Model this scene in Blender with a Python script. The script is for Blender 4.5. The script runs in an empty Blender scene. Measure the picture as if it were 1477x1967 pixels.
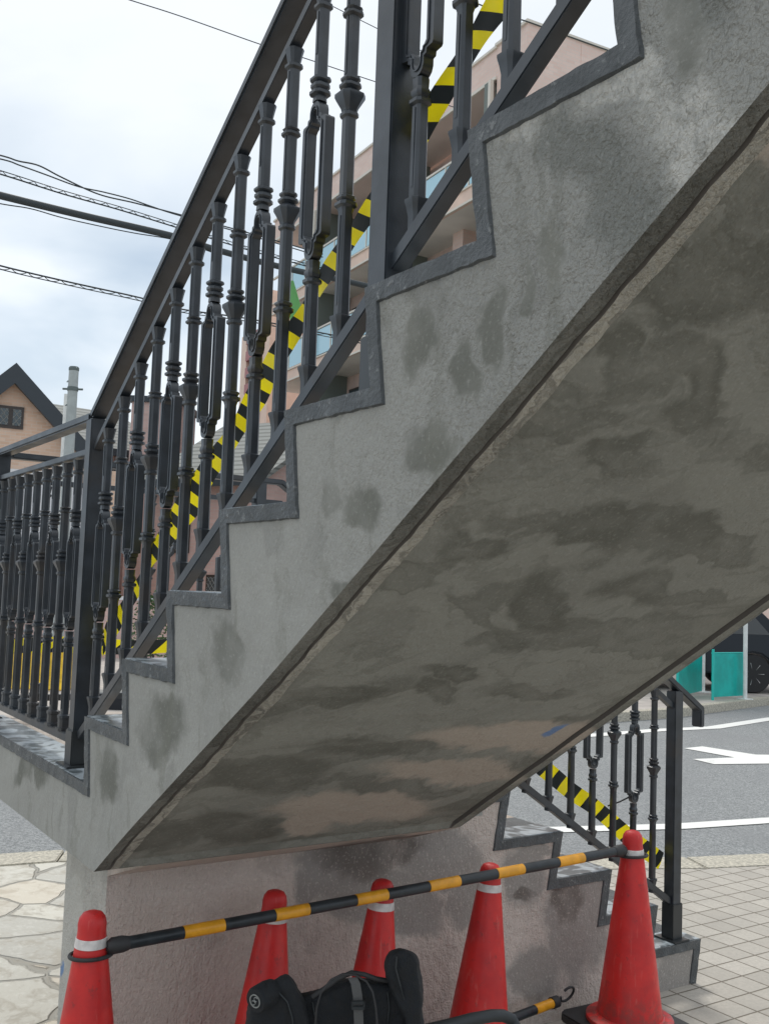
import bpy, bmesh, math, random
from mathutils import Vector, Matrix, noise
random.seed(4)
S = bpy.context.scene
C = S.collection
rad = math.radians

# ------------------------------------------------------------ camera
CX, CY, F = 738.5, 983.5, 1959.6
CAMP = Vector((2.7801, -0.9013, 0.544))
YAW, PITCH, ROLL = 0.9839, 0.0779, 0.0360
def cam_axes():
    cy, sy, cp, sp = math.cos(YAW), math.sin(YAW), math.cos(PITCH), math.sin(PITCH)
    f = Vector((-sy*cp, cy*cp, sp)); r0 = Vector((cy, sy, 0)); u0 = r0.cross(f)
    r = r0*math.cos(ROLL)+u0*math.sin(ROLL); u = -r0*math.sin(ROLL)+u0*math.cos(ROLL)
    return r, u, f
CR, CU, CF = cam_axes()
cam_d = bpy.data.cameras.new('camera'); cam = bpy.data.objects.new('camera', cam_d); C.objects.link(cam)
cam.matrix_world = Matrix(((CR.x, CU.x, -CF.x, CAMP.x), (CR.y, CU.y, -CF.y, CAMP.y), (CR.z, CU.z, -CF.z, CAMP.z), (0, 0, 0, 1)))
cam_d.sensor_fit = 'VERTICAL'; cam_d.sensor_height = 36; cam_d.sensor_width = 27
cam_d.lens = 36*F/1967; cam_d.clip_start = .02; cam_d.clip_end = 3000
S.camera = cam
def at(px, py, t):
    "real point at depth t metres along the view axis for a direction measured in the photograph"
    return CAMP + (CR*((px-CX)/F) - CU*((py-CY)/F) + CF)*t

# ------------------------------------------------------------ world, sun, exposure
SUN_DIR = Vector((-0.62, 0.25, 1.0)).normalized()          # towards the sun
sun_el = math.asin(SUN_DIR.z); sun_az = math.atan2(SUN_DIR.x, SUN_DIR.y)
W = bpy.data.worlds.new('World'); S.world = W; W.use_nodes = True
nt = W.node_tree; nt.nodes.clear(); N = nt.nodes; L = nt.links
wo = N.new('ShaderNodeOutputWorld')
sky = N.new('ShaderNodeTexSky'); sky.sky_type = 'NISHITA'; sky.sun_disc = False
sky.sun_elevation = sun_el; sky.sun_rotation = sun_az; sky.air_density = 1.2; sky.dust_density = 2.0
bg1 = N.new('ShaderNodeBackground'); bg1.inputs[1].default_value = .09; L.new(sky.outputs[0], bg1.inputs[0])
tc = N.new('ShaderNodeTexCoord'); mp = N.new('ShaderNodeMapping'); mp.inputs['Scale'].default_value = (1, 1, 2.6)
mp.inputs['Location'].default_value = (.7, .35, .1)
L.new(tc.outputs['Generated'], mp.inputs[0])
n1 = N.new('ShaderNodeTexNoise'); n1.inputs['Scale'].default_value = 2.3; n1.inputs['Detail'].default_value = 5; n1.inputs['Roughness'].default_value = .5
n1.inputs['Distortion'].default_value = .35
L.new(mp.outputs[0], n1.inputs[0])
cr = N.new('ShaderNodeValToRGB'); e = cr.color_ramp
e.elements[0].position = .34; e.elements[0].color = (.34, .45, .58, 1)
e.elements[1].position = .62; e.elements[1].color = (.80, .85, .90, 1)
x = e.elements.new(.49); x.color = (.56, .65, .74, 1)
L.new(n1.outputs[0], cr.inputs[0])
# overcast deck is thinner and brighter higher up
sx = N.new('ShaderNodeSeparateXYZ'); L.new(tc.outputs['Generated'], sx.inputs[0])
mr = N.new('ShaderNodeMapRange'); mr.inputs[1].default_value = .24; mr.inputs[2].default_value = .56; mr.inputs[3].default_value = .0; mr.inputs[4].default_value = 1.0
L.new(sx.outputs[2], mr.inputs[0])
mxc = N.new('ShaderNodeMix'); mxc.data_type = 'RGBA'; L.new(mr.outputs[0], mxc.inputs[0])
L.new(cr.outputs[0], mxc.inputs[6]); mxc.inputs[7].default_value = (.80, .835, .86, 1)
bg2 = N.new('ShaderNodeBackground'); bg2.inputs[1].default_value = 1.02; L.new(mxc.outputs[2], bg2.inputs[0])
ms = N.new('ShaderNodeMixShader'); ms.inputs[0].default_value = .86
L.new(bg1.outputs[0], ms.inputs[1]); L.new(bg2.outputs[0], ms.inputs[2]); L.new(ms.outputs[0], wo.inputs[0])
sd = bpy.data.lights.new('sun', 'SUN'); sd.energy = 1.4; sd.angle = rad(11); sd.color = (1, .965, .9)
so = bpy.data.objects.new('sun', sd); C.objects.link(so); so.rotation_euler = (-SUN_DIR).to_track_quat('-Z', 'Y').to_euler(); so.location = (0, 0, 20)
S.view_settings.view_transform = 'Standard'; S.view_settings.look = 'None'; S.view_settings.gamma = 1
S.view_settings.exposure = 0.30
S.render.engine = 'CYCLES'

# ------------------------------------------------------------ material helpers
def new_mat(name):
    m = bpy.data.materials.new(name); m.use_nodes = True
    t = m.node_tree; b = t.nodes['Principled BSDF']
    return m, t, t.nodes, t.links, b
def mixc(t, fac, a, b, mode='MIX'):
    n = t.nodes.new('ShaderNodeMix'); n.data_type = 'RGBA'; n.blend_type = mode
    for i, v in ((0, fac), (6, a), (7, b)):
        if isinstance(v, bpy.types.NodeSocket): t.links.new(v, n.inputs[i])
        elif i == 0: n.inputs[0].default_value = v
        else: n.inputs[i].default_value = (*v, 1) if len(v) == 3 else v
    return n.outputs[2]
def math_(t, op, a, b=0, c=0):
    n = t.nodes.new('ShaderNodeMath'); n.operation = op
    for i, v in enumerate((a, b, c)):
        if isinstance(v, bpy.types.NodeSocket): t.links.new(v, n.inputs[i])
        else: n.inputs[i].default_value = v
    return n.outputs[0]
def mrange(t, v, a, b, c=0, d=1, smooth=True):
    n = t.nodes.new('ShaderNodeMapRange'); n.interpolation_type = 'SMOOTHSTEP' if smooth else 'LINEAR'
    t.links.new(v, n.inputs[0])
    for i, q in enumerate((a, b, c, d)): n.inputs[i+1].default_value = q
    return n.outputs[0]
def noise_(t, vec, scale, detail=4, rough=.55, dist=0):
    n = t.nodes.new('ShaderNodeTexNoise'); n.inputs['Scale'].default_value = scale; n.inputs['Detail'].default_value = detail
    n.inputs['Roughness'].default_value = rough; n.inputs['Distortion'].default_value = dist
    if vec is not None: t.links.new(vec, n.inputs[0])
    return n
def pos(t):
    return t.nodes.new('ShaderNodeNewGeometry').outputs['Position']
def objc(t):
    return t.nodes.new('ShaderNodeTexCoord').outputs['Object']
def bump(t, h, strength, dist, b):
    n = t.nodes.new('ShaderNodeBump'); n.inputs['Strength'].default_value = strength; n.inputs['Distance'].default_value = dist
    t.links.new(h, n.inputs['Height']); t.links.new(n.outputs[0], b.inputs['Normal']); return n
def simple(name, col, rough=.6, metal=0, nscale=0, namt=.12, spec=.5, bumps=None):
    m, t, n, l, b = new_mat(name)
    b.inputs['Base Color'].default_value = (*col, 1); b.inputs['Roughness'].default_value = rough; b.inputs['Metallic'].default_value = metal
    b.inputs['Specular IOR Level'].default_value = spec
    if nscale:
        v = objc(t); nn = noise_(t, v, nscale, 5)
        f = mrange(t, nn.outputs[0], .3, .7)
        l.new(mixc(t, f, tuple(c*(1-namt) for c in col), tuple(min(1, c*(1+namt)) for c in col)), b.inputs['Base Color'])
        l.new(mrange(t, nn.outputs[0], .3, .7, rough*.85, min(1, rough*1.15)), b.inputs['Roughness'])
    if bumps:
        v = objc(t); nn = noise_(t, v, bumps[0], 3); bump(t, nn.outputs[0], bumps[1], bumps[2], b)
    return m

def blob_mask(t, vec, blobs, plane, edge=(.78, 1.12), rim=None):
    """union of measured stain patches; each is centre (2) + inverse shape matrix (4) in a plane of the wall"""
    out = None
    for cu, cv, a, b_, c, d in blobs:
        def dn(p, q):
            n = t.nodes.new('ShaderNodeVectorMath'); n.operation = 'DOT_PRODUCT'; t.links.new(vec, n.inputs[0])
            v = [0, 0, 0]; v[plane[0]] = p; v[plane[1]] = q; n.inputs[1].default_value = v
            return math_(t, 'SUBTRACT', n.outputs['Value'], p*cu+q*cv)
        u, v = dn(a, b_), dn(c, d)
        r = math_(t, 'SQRT', math_(t, 'ADD', math_(t, 'MULTIPLY', u, u), math_(t, 'MULTIPLY', v, v)))
        k = mrange(t, r, edge[0], edge[1], 1, 0)
        if rim: k = math_(t, 'MULTIPLY', k, mrange(t, r, .15, .8, rim, 1))
        out = k if out is None else math_(t, 'MAXIMUM', out, k)
    return out
def warped(t, p, scale, amt, scale2=0, amt2=0):
    n = noise_(t, p, scale, 3)
    s = t.nodes.new('ShaderNodeVectorMath'); s.operation = 'SUBTRACT'; t.links.new(n.outputs['Color'], s.inputs[0]); s.inputs[1].default_value = (.5, .5, .5)
    k = t.nodes.new('ShaderNodeVectorMath'); k.operation = 'SCALE'; t.links.new(s.outputs[0], k.inputs[0]); k.inputs['Scale'].default_value = amt
    a = t.nodes.new('ShaderNodeVectorMath'); t.links.new(p, a.inputs[0]); t.links.new(k.outputs[0], a.inputs[1])
    if scale2: return warped(t, a.outputs[0], scale2, amt2)
    return a.outputs[0]

P0B = [[1.8, 1.0, 20.78, 0.69, -6.85, -25.92], [1.5, 0.92, 16.46, 0.95, -3.66, -20.28], [1.36, 0.69, 14.44, 1.0, -1.23, -23.25], [1.26, 0.73, 23.2, 1.8, -1.25, -18.39], [1.66, 0.91, 29.24, 1.3, -4.2, -22.2], [1.61, 0.86, 32.81, 1.61, -3.43, -21.59], [1.55, 0.75, 17.41, 0.94, -1.62, -18.17], [1.31, 0.53, 17.52, 1.31, 0.84, -32.79], [0.87, 0.42, 13.93, 1.55, 0.87, -13.68], [0.2, 0.06, 10.31, 1.77, 1.8, -11.02], [0.54, 0.21, 6.63, 0.94, 1.85, -14.25], [-0.51, -0.05, 4.37, 1.02, 3.41, -20.92], [0.41, 0.38, 9.97, 1.49, 1.37, -20.2], [1.74, 0.96, 38.13, 1.46, -7.91, -34.53], [2.03, 1.19, 23.22, 0.36, -7.98, -17.92]]
P0S = [[1.86, 1.10, 9.6, 0.28, -9.28, -20.28], [1.92, 1.03, 12.48, 0.36, -7.89, -18.66], [2.06, 1.24, 14, .3, -5, -12]]
P0L = [[1.79, 1.16, 9.57, 0.33, -13.09, -36.5], [2.04, 1.07, 12.21, 0.18, -5.38, -15.01], [1.92, 1.16, 8.42, 0.2, -13.17, -33.36], [2.01, 1.02, 22.78, 0.39, -10.33, -32.48]]
SOB = [[1.92, 0.18, 9.78, 7.69, -14.78, 3.3], [1.98, 0.16, 21.39, 15.92, -44.62, 10.83], [1.78, 0.3, 17.17, 14.12, -10.54, 1.89], [1.79, 0.18, 20.82, 18.61, -14.85, 2.82], [1.62, 0.3, 14.66, 13.85, -24.12, 3.29], [1.71, 0.35, 15.99, 13.52, -30.09, 4.73], [1.47, 0.43, 8.58, 8.25, -20.04, 1.85], [1.31, 0.7, 14.01, 12.75, -16.12, 0.74], [1.26, 0.52, 11.08, 11.6, -11.33, 0.42], [1.48, 0.68, 11.35, 9.26, -16.17, 1.44], [0.96, 0.2, 7.01, 11.14, -22.94, -1.02], [0.94, 0.47, 8.65, 11.31, -25.96, -1.22], [0.7, 0.43, 5.45, 8.22, -15.96, -1.74], [1.01, 0.46, 7.75, 9.84, -35.38, -1.01], [1.14, 0.49, 8.59, 9.89, -26.88, 0.16], [0.93, 0.76, 6.72, 7.31, -27.35, -1.21], [0.58, 0.24, 3.76, 6.97, -12.66, -1.88], [0.28, 0.32, 3.6, 7.06, -10.39, -2.34], [0.27, 0.11, 4.97, 11.72, -12.87, -3.11], [1.42, 0.21, 12.05, 14.28, -24.42, 2.08]]
SOL = [[2.10, 0.1, 10.05, 7.05, -12.52, 3.5], [0.69, 0.96, 2.2, 2.94, -12.33, -1.62], [0.51, 0.88, 2.72, 3.39, -13.11, -1.86], [0.33, 0.7, 2.38, 3.55, -10.09, -1.95], [0.26, 0.57, 5.82, 9.66, -11.95, -2.59]]
WAG = [[1.06, -0.47, 4.6, 0.18, -1.14, -8.39], [0.95, -0.36, 5, 0.2, -.8, -6], [1.34, -0.39, 4.69, 0.18, -0.78, -6.98], [1.47, -0.53, 6.87, 0.26, -1.2, -9.18], [1.96, -0.75, 7.34, 0.31, -1.13, -5.39], [1.8, -0.86, 6.27, 0.2, -1.52, -8.85], [2.07, -0.69, 6.75, 0.25, -1.2, -5.2], [1.74, -0.50, 8.59, 0.32, -1.26, -6.85], [0.8, -0.41, 12.81, 0.61, -1.92, -15.26], [1.24, -0.57, 7.38, 0.3, -1.62, -11.44], [1.81, -0.4, 12.5, 0.4, -2.78, -26.0], [2.58, -.98, 6, 0, 0, 7]]
WAD = [[1.01, -0.34, 6.27, 0.28, -1.3, -11.74], [1.75, -0.58, 21.38, 0.71, -3.5, -26.41], [1.95, -.62, 12, 0, 0, 12], [1.15, -.33, 9, 0, 0, 16]]
BLUE = [[.71, 1.07, 26, 0, 0, 34]]

PLAS = 0
def plaster(name, base, dark, light, dark_b, light_b, plane, streaks=None, rough_gain=1.0, region=None, blue=None, tan=None):
    m, t, n, l, b = new_mat(name)
    p = pos(t); w = warped(t, p, 4.5, .20, 22, .05)
    k = mixc(t, mrange(t, noise_(t, p, 3.2, 5, .6).outputs[0], .35, .68), base, tuple(c*1.13 for c in base))
    k = mixc(t, mrange(t, noise_(t, w, 5.5, 4, .5).outputs[0], .56, .66, 0, .45), k, tuple(c*.78 for c in base))
    if tan is not None:
        k = mixc(t, tan(t, w, p), k, light)
    if streaks is not None:
        mpn = t.nodes.new('ShaderNodeMapping'); mpn.inputs['Scale'].default_value = streaks; t.links.new(w, mpn.inputs[0])
        nz1 = noise_(t, mpn.outputs[0], 1.0, 3.2, .42, .9).outputs[0]
        k = mixc(t, math_(t, 'MULTIPLY', mrange(t, nz1, .50, .55, 0, .62), mrange(t, nz1, .535, .66, 1, .45)), k, dark)
        mp3 = t.nodes.new('ShaderNodeMapping'); mp3.inputs['Scale'].default_value = tuple(q*1.7 for q in streaks); mp3.inputs['Location'].default_value = (3.1, 7.7, 1.2); t.links.new(w, mp3.inputs[0])
        nz3 = noise_(t, mp3.outputs[0], 1.0, 3.5, .45, 1.2).outputs[0]
        k = mixc(t, math_(t, 'MULTIPLY', mrange(t, nz3, .53, .57, 0, .36), mrange(t, nz3, .55, .64, 1, .15)), k, dark)
        k = mixc(t, mrange(t, nz1, .30, .42, .30, 0), k, tuple(c*1.25 for c in base))
    if light_b:
        k = mixc(t, blob_mask(t, w, light_b, plane, (.7, 1.1)), k, light)
    if name == 'cement_render_side':
        k = mixc(t, math_(t, 'MULTIPLY', blob_mask(t, w, P0S, plane, (.45, 1.25)), .8), k, (.205, .212, .196))
    if dark_b:
        dm = blob_mask(t, w, dark_b, plane, (.80, 1.30), .62) if streaks is not None else blob_mask(t, w, dark_b, plane, (.62, 1.15))
        dm = math_(t, 'MULTIPLY', dm, mrange(t, noise_(t, p, 6, 3).outputs[0], .3, .6, .42, .95))
        k = mixc(t, dm, k, dark)
    if name == 'cement_render_side':
        m4 = t.nodes.new('ShaderNodeMapping'); m4.inputs['Scale'].default_value = (15, 1, 2.4); t.links.new(w, m4.inputs[0])
        n4 = noise_(t, m4.outputs[0], 1.0, 4, .55).outputs[0]
        k = mixc(t, mrange(t, n4, .54, .66, 0, .38), k, (.20, .202, .172))
        k = mixc(t, mrange(t, n4, .28, .40, .30, 0), k, (.40, .40, .385))
    if blue:
        k = mixc(t, math_(t, 'MULTIPLY', blob_mask(t, w, blue, plane, (.5, 1.0)), .75), k, (.08, .22, .5))
    fine = noise_(t, p, 120, 4, .7)
    k = mixc(t, mrange(t, fine.outputs[0], .40, .62, .0, .17), k, mixc(t, .5, k, tuple(c*.35 for c in base)))
    k = mixc(t, mrange(t, noise_(t, p, 110, 3, .6).outputs[0], .54, .70, 0, .22), k, tuple(min(1, c*1.6) for c in base))
    l.new(k, b.inputs['Base Color'])
    b.inputs['Roughness'].default_value = .93; b.inputs['Specular IOR Level'].default_value = .25
    # stucco relief: brushed nodules, smoother where mortar has been trowelled over
    vec = t.nodes.new('ShaderNodeMapping'); vec.inputs['Scale'].default_value = (1, 1, .55); vec.inputs['Rotation'].default_value = (.3, .5, .2); t.links.new(p, vec.inputs[0])
    h1 = math_(t, 'ADD', math_(t, 'MULTIPLY', noise_(t, vec.outputs[0], 64, 3, .6).outputs[0], 1.1), math_(t, 'MULTIPLY', noise_(t, p, 150, 3, .6).outputs[0], .55))
    h1 = math_(t, 'SUBTRACT', h1, .825)
    h2 = noise_(t, p, 9, 2).outputs[0]
    if region is not None:
        g = region(t, w, p)
    else:
        g = mrange(t, noise_(t, p, 2.2, 2).outputs[0], .4, .6, .35, 1)
    hh = math_(t, 'ADD', math_(t, 'MULTIPLY', math_(t, 'MULTIPLY', h1, g), rough_gain), math_(t, 'MULTIPLY', h2, .9))
    bump(t, hh, 1.0, .0115, b)
    return m
def p0_region(t, w, p):
    s = t.nodes.new('ShaderNodeSeparateXYZ'); t.links.new(w, s.inputs[0])
    r = math_(t, 'ADD', s.outputs[0], math_(t, 'MULTIPLY', s.outputs[2], .35))
    g = mrange(t, r, 1.2, 2.25, .25, 1.5)
    return math_(t, 'MULTIPLY', g, math_(t, 'SUBTRACT', 1.0, math_(t, 'MULTIPLY', blob_mask(t, w, P0B, (0, 2)), .8)))
def p0_light(t, w, p):
    s = t.nodes.new('ShaderNodeSeparateXYZ'); t.links.new(w, s.inputs[0])
    r = math_(t, 'ADD', s.outputs[0], math_(t, 'MULTIPLY', s.outputs[2], .5))
    lt = blob_mask(t, w, P0L, (0, 2), (.55, 1.15))
    br = mrange(t, noise_(t, p, 34, 3, .7).outputs[0], .34, .6, .25, 1)
    return math_(t, 'MULTIPLY', lt, br)
def p0_tint(t, w, p): return math_(t, 'MULTIPLY', p0_light(t, w, p), .9)
M = {}
M['face'] = plaster('cement_render_side', (.325, .325, .305), (.165, .168, .148), (.60, .59, .55), P0B, None, (0, 2), region=p0_region, tan=p0_tint, blue=[[-.385, -.645, 40, 0, 0, 32]])
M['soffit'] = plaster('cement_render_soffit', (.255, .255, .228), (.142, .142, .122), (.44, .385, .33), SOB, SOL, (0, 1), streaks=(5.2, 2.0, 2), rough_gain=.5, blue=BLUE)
def wall_region(t, w, p):
    g = blob_mask(t, w, WAG, (1, 2), (.7, 1.1))
    return mrange(t, g, 0, 1, 1.0, .3)
M['wall'] = plaster('stucco_wall_side', (.60, .53, .478), (.155, .137, .122), (.32, .30, .277), WAD, WAG, (1, 2), region=wall_region)
M['nose'] = plaster('pale_render_wall_end', (.50, .49, .45), (.2, .2, .18), (.45, .44, .42), None, None, (0, 2), rough_gain=.9, blue=[[-.385, -.645, 40, 0, 0, 32]])
M['band_dark'] = plaster('rough_edge_band', (.20, .198, .178), (.11, .11, .095), (.3, .3, .3), None, None, (0, 1), streaks=(5, 20, 3), rough_gain=2.4)
M['band_tan'] = plaster('rough_edge_strip', (.42, .40, .35), (.15, .148, .13), (.3, .3, .3), None, None, (0, 1), streaks=(4, 30, 3), rough_gain=2.0)
M['groove'] = simple('groove_shadow_gap', (.12, .11, .10), .95)
def mk_trim():
    m, t, n, l, b = new_mat('grey_edge_paint')
    p = pos(t)
    k = mixc(t, mrange(t, noise_(t, p, 14, 5).outputs[0], .35, .65), (.058, .066, .071), (.088, .097, .102))
    k = mixc(t, mrange(t, noise_(t, p, 60, 4).outputs[0], .62, .70, 0, .5), k, (.30, .31, .31))
    l.new(k, b.inputs['Base Color']); l.new(mrange(t, noise_(t, p, 8).outputs[0], .3, .7, .28, .6), b.inputs['Roughness'])
    bump(t, math_(t, 'ADD', noise_(t, p, 120, 4, .7).outputs[0], math_(t, 'MULTIPLY', noise_(t, p, 30, 2).outputs[0], 1.2)), .8, .0045, b)
    return m
M['trim'] = mk_trim()
def mk_top():
    m, t, n, l, b = new_mat('grey_tread_edge_coat')
    p = pos(t); w = warped(t, p, 5, .12)
    k = mixc(t, mrange(t, noise_(t, w, 11, 4, .5, 1.5).outputs[0], .42, .58), (.11, .13, .14), (.42, .47, .50))
    l.new(k, b.inputs['Base Color']); b.inputs['Roughness'].default_value = .28
    bump(t, noise_(t, p, 40, 3).outputs[0], .4, .002, b)
    return m
M['topcoat'] = mk_top()
def grid_tile(name, cols, joint, pitch, off, jw, rough=.8, axis=(0, 1), var=.18, bstr=.5):
    m, t, n, l, b = new_mat(name)
    p = pos(t); s = n.new('ShaderNodeSeparateXYZ'); l.new(p, s.inputs[0])
    fr, ce = [], []
    for i, a in enumerate(axis):
        q = math_(t, 'DIVIDE', math_(t, 'SUBTRACT', s.outputs[a], off[i]), pitch)
        q = math_(t, 'ADD', q, math_(t, 'MULTIPLY', math_(t, 'SUBTRACT', noise_(t, p, 1.7, 1).outputs[0], .5), .12))
        f = math_(t, 'FRACT', math_(t, 'ADD', q, 100.0)); ce.append(math_(t, 'FLOOR', math_(t, 'ADD', q, 100.0)))
        fr.append(math_(t, 'ABSOLUTE', math_(t, 'SUBTRACT', f, .5)))
    mx = math_(t, 'MAXIMUM', fr[0], fr[1])
    nz = math_(t, 'MULTIPLY', math_(t, 'SUBTRACT', noise_(t, p, 30, 3).outputs[0], .5), .014)
    j = mrange(t, math_(t, 'ADD', mx, nz), .5-jw, .5-jw*.45)
    wn = n.new('ShaderNodeTexWhiteNoise'); wn.noise_dimensions = '2D'
    cv = n.new('ShaderNodeCombineXYZ'); l.new(ce[0], cv.inputs[0]); l.new(ce[1], cv.inputs[1]); l.new(cv.outputs[0], wn.inputs[0])
    k = mixc(t, wn.outputs[0], cols[0], cols[1])
    k = mixc(t, mrange(t, noise_(t, p, 70, 4, .7).outputs[0], .35, .65, 0, .4), k, tuple(c*.75 for c in cols[0]))
    k = mixc(t, mrange(t, noise_(t, p, 2.2, 4).outputs[0], .4, .7, 0, .4), k, cols[2])
    k = mixc(t, j, k, joint)
    l.new(k, b.inputs['Base Color']); b.inputs['Roughness'].default_value = rough
    bump(t, math_(t, 'ADD', math_(t, 'MULTIPLY', j, -1.0), math_(t, 'MULTIPLY', noise_(t, p, 90, 3).outputs[0], .35)), bstr, .004, b)
    return m
M['pave'] = grid_tile('square_concrete_pavers', ((.40, .37, .325), (.50, .465, .41), (.31, .29, .26)), (.15, .13, .10), .137, (.036, 2.535), .04)
M['tread'] = grid_tile('tan_tread_tile', ((.46, .38, .31), (.55, .46, .38), (.4, .35, .3)), (.25, .21, .18), .10, (0.03, 0.02), .05, .45)
def mk_crazy():
    m, t, n, l, b = new_mat('crazy_paving_stone')
    p = warped(t, pos(t), 2.2, .16)
    v = n.new('ShaderNodeTexVoronoi'); v.feature = 'DISTANCE_TO_EDGE'; v.inputs['Scale'].default_value = 2.7; l.new(p, v.inputs[0])
    v2 = n.new('ShaderNodeTexVoronoi'); v2.inputs['Scale'].default_value = 2.7; l.new(p, v2.inputs[0])
    nz = noise_(t, pos(t), 22, 4)
    d = math_(t, 'ADD', v.outputs['Distance'], math_(t, 'MULTIPLY', math_(t, 'SUBTRACT', nz.outputs[0], .5), .03))
    j = mrange(t, d, .012, .034, 1, 0)
    sep = n.new('ShaderNodeSeparateColor'); l.new(v2.outputs['Color'], sep.inputs[0])
    k = mixc(t, sep.outputs[0], (.44, .425, .38), (.60, .575, .50))
    k = mixc(t, mrange(t, noise_(t, warped(t, pos(t), 5, .3), 6, 5, .6).outputs[0], .48, .62, 0, .7), k, (.36, .325, .265))
    k = mixc(t, mrange(t, noise_(t, pos(t), 26, 5, .7).outputs[0], .5, .7, 0, .35), k, (.70, .69, .64))
    k = mixc(t, mrange(t, sep.outputs[1], .75, .9, 0, .4), k, (.62, .50, .36))
    k = mixc(t, math_(t, 'MULTIPLY', j, .8), k, (.26, .245, .21))
    l.new(k, b.inputs['Base Color']); b.inputs['Roughness'].default_value = .7
    bump(t, math_(t, 'ADD', math_(t, 'MULTIPLY', j, -1.2), math_(t, 'MULTIPLY', noise_(t, warped(t, pos(t), 5, .3), 9, 4).outputs[0], 1.2)), .9, .012, b)
    return m
M['crazy'] = mk_crazy()
def mk_asph():
    m, t, n, l, b = new_mat('asphalt')
    p = pos(t)
    k = mixc(t, mrange(t, noise_(t, p, 62, 4, .85).outputs[0], .36, .64), (.125, .135, .14), (.36, .37, .37))
    k = mixc(t, mrange(t, noise_(t, p, .9, 5).outputs[0], .4, .65, 0, .5), k, (.215, .22, .225))
    k = mixc(t, mrange(t, noise_(t, p, 38, 3, .9).outputs[0], .64, .72, 0, .8), k, (.62, .62, .60))
    l.new(k, b.inputs['Base Color']); b.inputs['Roughness'].default_value = .85
    bump(t, noise_(t, p, 160, 3, .7).outputs[0], .7, .006, b)
    return m
M['asphalt'] = mk_asph()
def mk_paint():
    m, t, n, l, b = new_mat('road_paint'); p = pos(t)
    q = mrange(t, noise_(t, p, 42, 4, .8).outputs[0], .30, .40, 1, 0)
    q = math_(t, 'MAXIMUM', q, math_(t, 'MULTIPLY', mrange(t, noise_(t, p, 3.5, 5, .7).outputs[0], .60, .72), .45))
    l.new(mixc(t, math_(t, 'MULTIPLY', q, .7), (.80, .80, .77), (.33, .33, .32)), b.inputs['Base Color']); b.inputs['Roughness'].default_value = .7
    bump(t, noise_(t, p, 90, 3).outputs[0], .5, .004, b)
    return m
M['roadpaint'] = mk_paint()
M['kerb'] = simple('granite_kerb', (.44, .41, .34), .8, nscale=45, namt=.35, bumps=(70, .7, .006))
M['sidewalk'] = simple('far_pavement', (.44, .40, .365), .85, nscale=3, namt=.15)
M['ground'] = simple('ground_earth', (.22, .22, .21), .9, nscale=.5, namt=.15)
def mk_metal():
    m, t, n, l, b = new_mat('charcoal_powder_coat')
    p = objc(t)
    l.new(mixc(t, mrange(t, noise_(t, pos(t), 5, 5, .6).outputs[0], .52, .68, 0, .6), mixc(t, mrange(t, noise_(t, pos(t), 17, 5).outputs[0], .35, .65), (.018, .0235, .030), (.030, .038, .048)), (.042, .036, .032)), b.inputs['Base Color'])  # uneven coat, plus brown reflections put into the colour as noise patches
    l.new(mrange(t, noise_(t, p, 6).outputs[0], .3, .7, .30, .44), b.inputs['Roughness'])
    b.inputs['Specular IOR Level'].default_value = .75
    bump(t, noise_(t, p, 260, 2).outputs[0], .15, .001, b)
    return m
M['metal'] = mk_metal()
M['base_plate'] = simple('dark_base_plate', (.03, .034, .036), .35, spec=.6)
def mk_cone():
    m, t, n, l, b = new_mat('red_cone_plastic'); p = objc(t)
    k = mixc(t, mrange(t, noise_(t, p, 7, 5).outputs[0], .4, .66), (.67, .023, .020), (.50, .018, .020))
    k = mixc(t, mrange(t, noise_(t, p, 24, 5, .7).outputs[0], .58, .70, 0, .55), k, (.16, .03, .03))
    m5 = n.new('ShaderNodeMapping'); m5.inputs['Scale'].default_value = (60, 60, 5); l.new(pos(t), m5.inputs[0])
    k = mixc(t, mrange(t, noise_(t, m5.outputs[0], 1.0, 4, .6).outputs[0], .58, .70, 0, .35), k, (.62, .16, .13))
    sz = n.new('ShaderNodeSeparateXYZ'); l.new(p, sz.inputs[0])
    grime = math_(t, 'MULTIPLY', mrange(t, sz.outputs[2], .0, .22, .75, 0), mrange(t, noise_(t, p, 30, 5, .7).outputs[0], .38, .62))
    k = mixc(t, grime, k, (.14, .06, .05))
    l.new(k, b.inputs['Base Color']); l.new(mrange(t, noise_(t, p, 18).outputs[0], .3, .7, .32, .6), b.inputs['Roughness'])
    bump(t, noise_(t, p, 20, 2).outputs[0], .2, .003, b)
    return m
M['cone'] = mk_cone()
M['white_band'] = simple('reflective_white_band', (.66, .62, .60), .45, nscale=30, namt=.2)
M['rubber'] = simple('black_rubber', (.03, .03, .032), .6, nscale=20, namt=.3, bumps=(60, .3, .002))
M['pole_yellow'] = simple('yellow_bar_sleeve', (.80, .36, .020), .35, nscale=25, namt=.14)
M['pole_black'] = simple('black_bar_sleeve', (.022, .027, .032), .4, nscale=25, namt=.3)
M['tape_yellow'] = simple('yellow_tape', (.95, .80, .01), .35, nscale=20, namt=.06)
M['tape_black'] = simple('black_tape', (.018, .022, .022), .45)
for q_ in ('tape_yellow', 'tape_black'):
    t_ = M[q_].node_tree; pb = t_.nodes['Principled BSDF']; tr_ = t_.nodes.new('ShaderNodeBsdfTranslucent'); mx_ = t_.nodes.new('ShaderNodeMixShader')
    tr_.inputs[0].default_value = (.95, .80, .01, 1) if q_ == 'tape_yellow' else (.018, .022, .022, 1)
    mx_.inputs[0].default_value = .42; t_.links.new(pb.outputs[0], mx_.inputs[1]); t_.links.new(tr_.outputs[0], mx_.inputs[2])
    t_.links.new(mx_.outputs[0], t_.nodes['Material Output'].inputs['Surface'])
M['green_tape'] = simple('green_masking_tape', (.22, .62, .20), .5)
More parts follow.
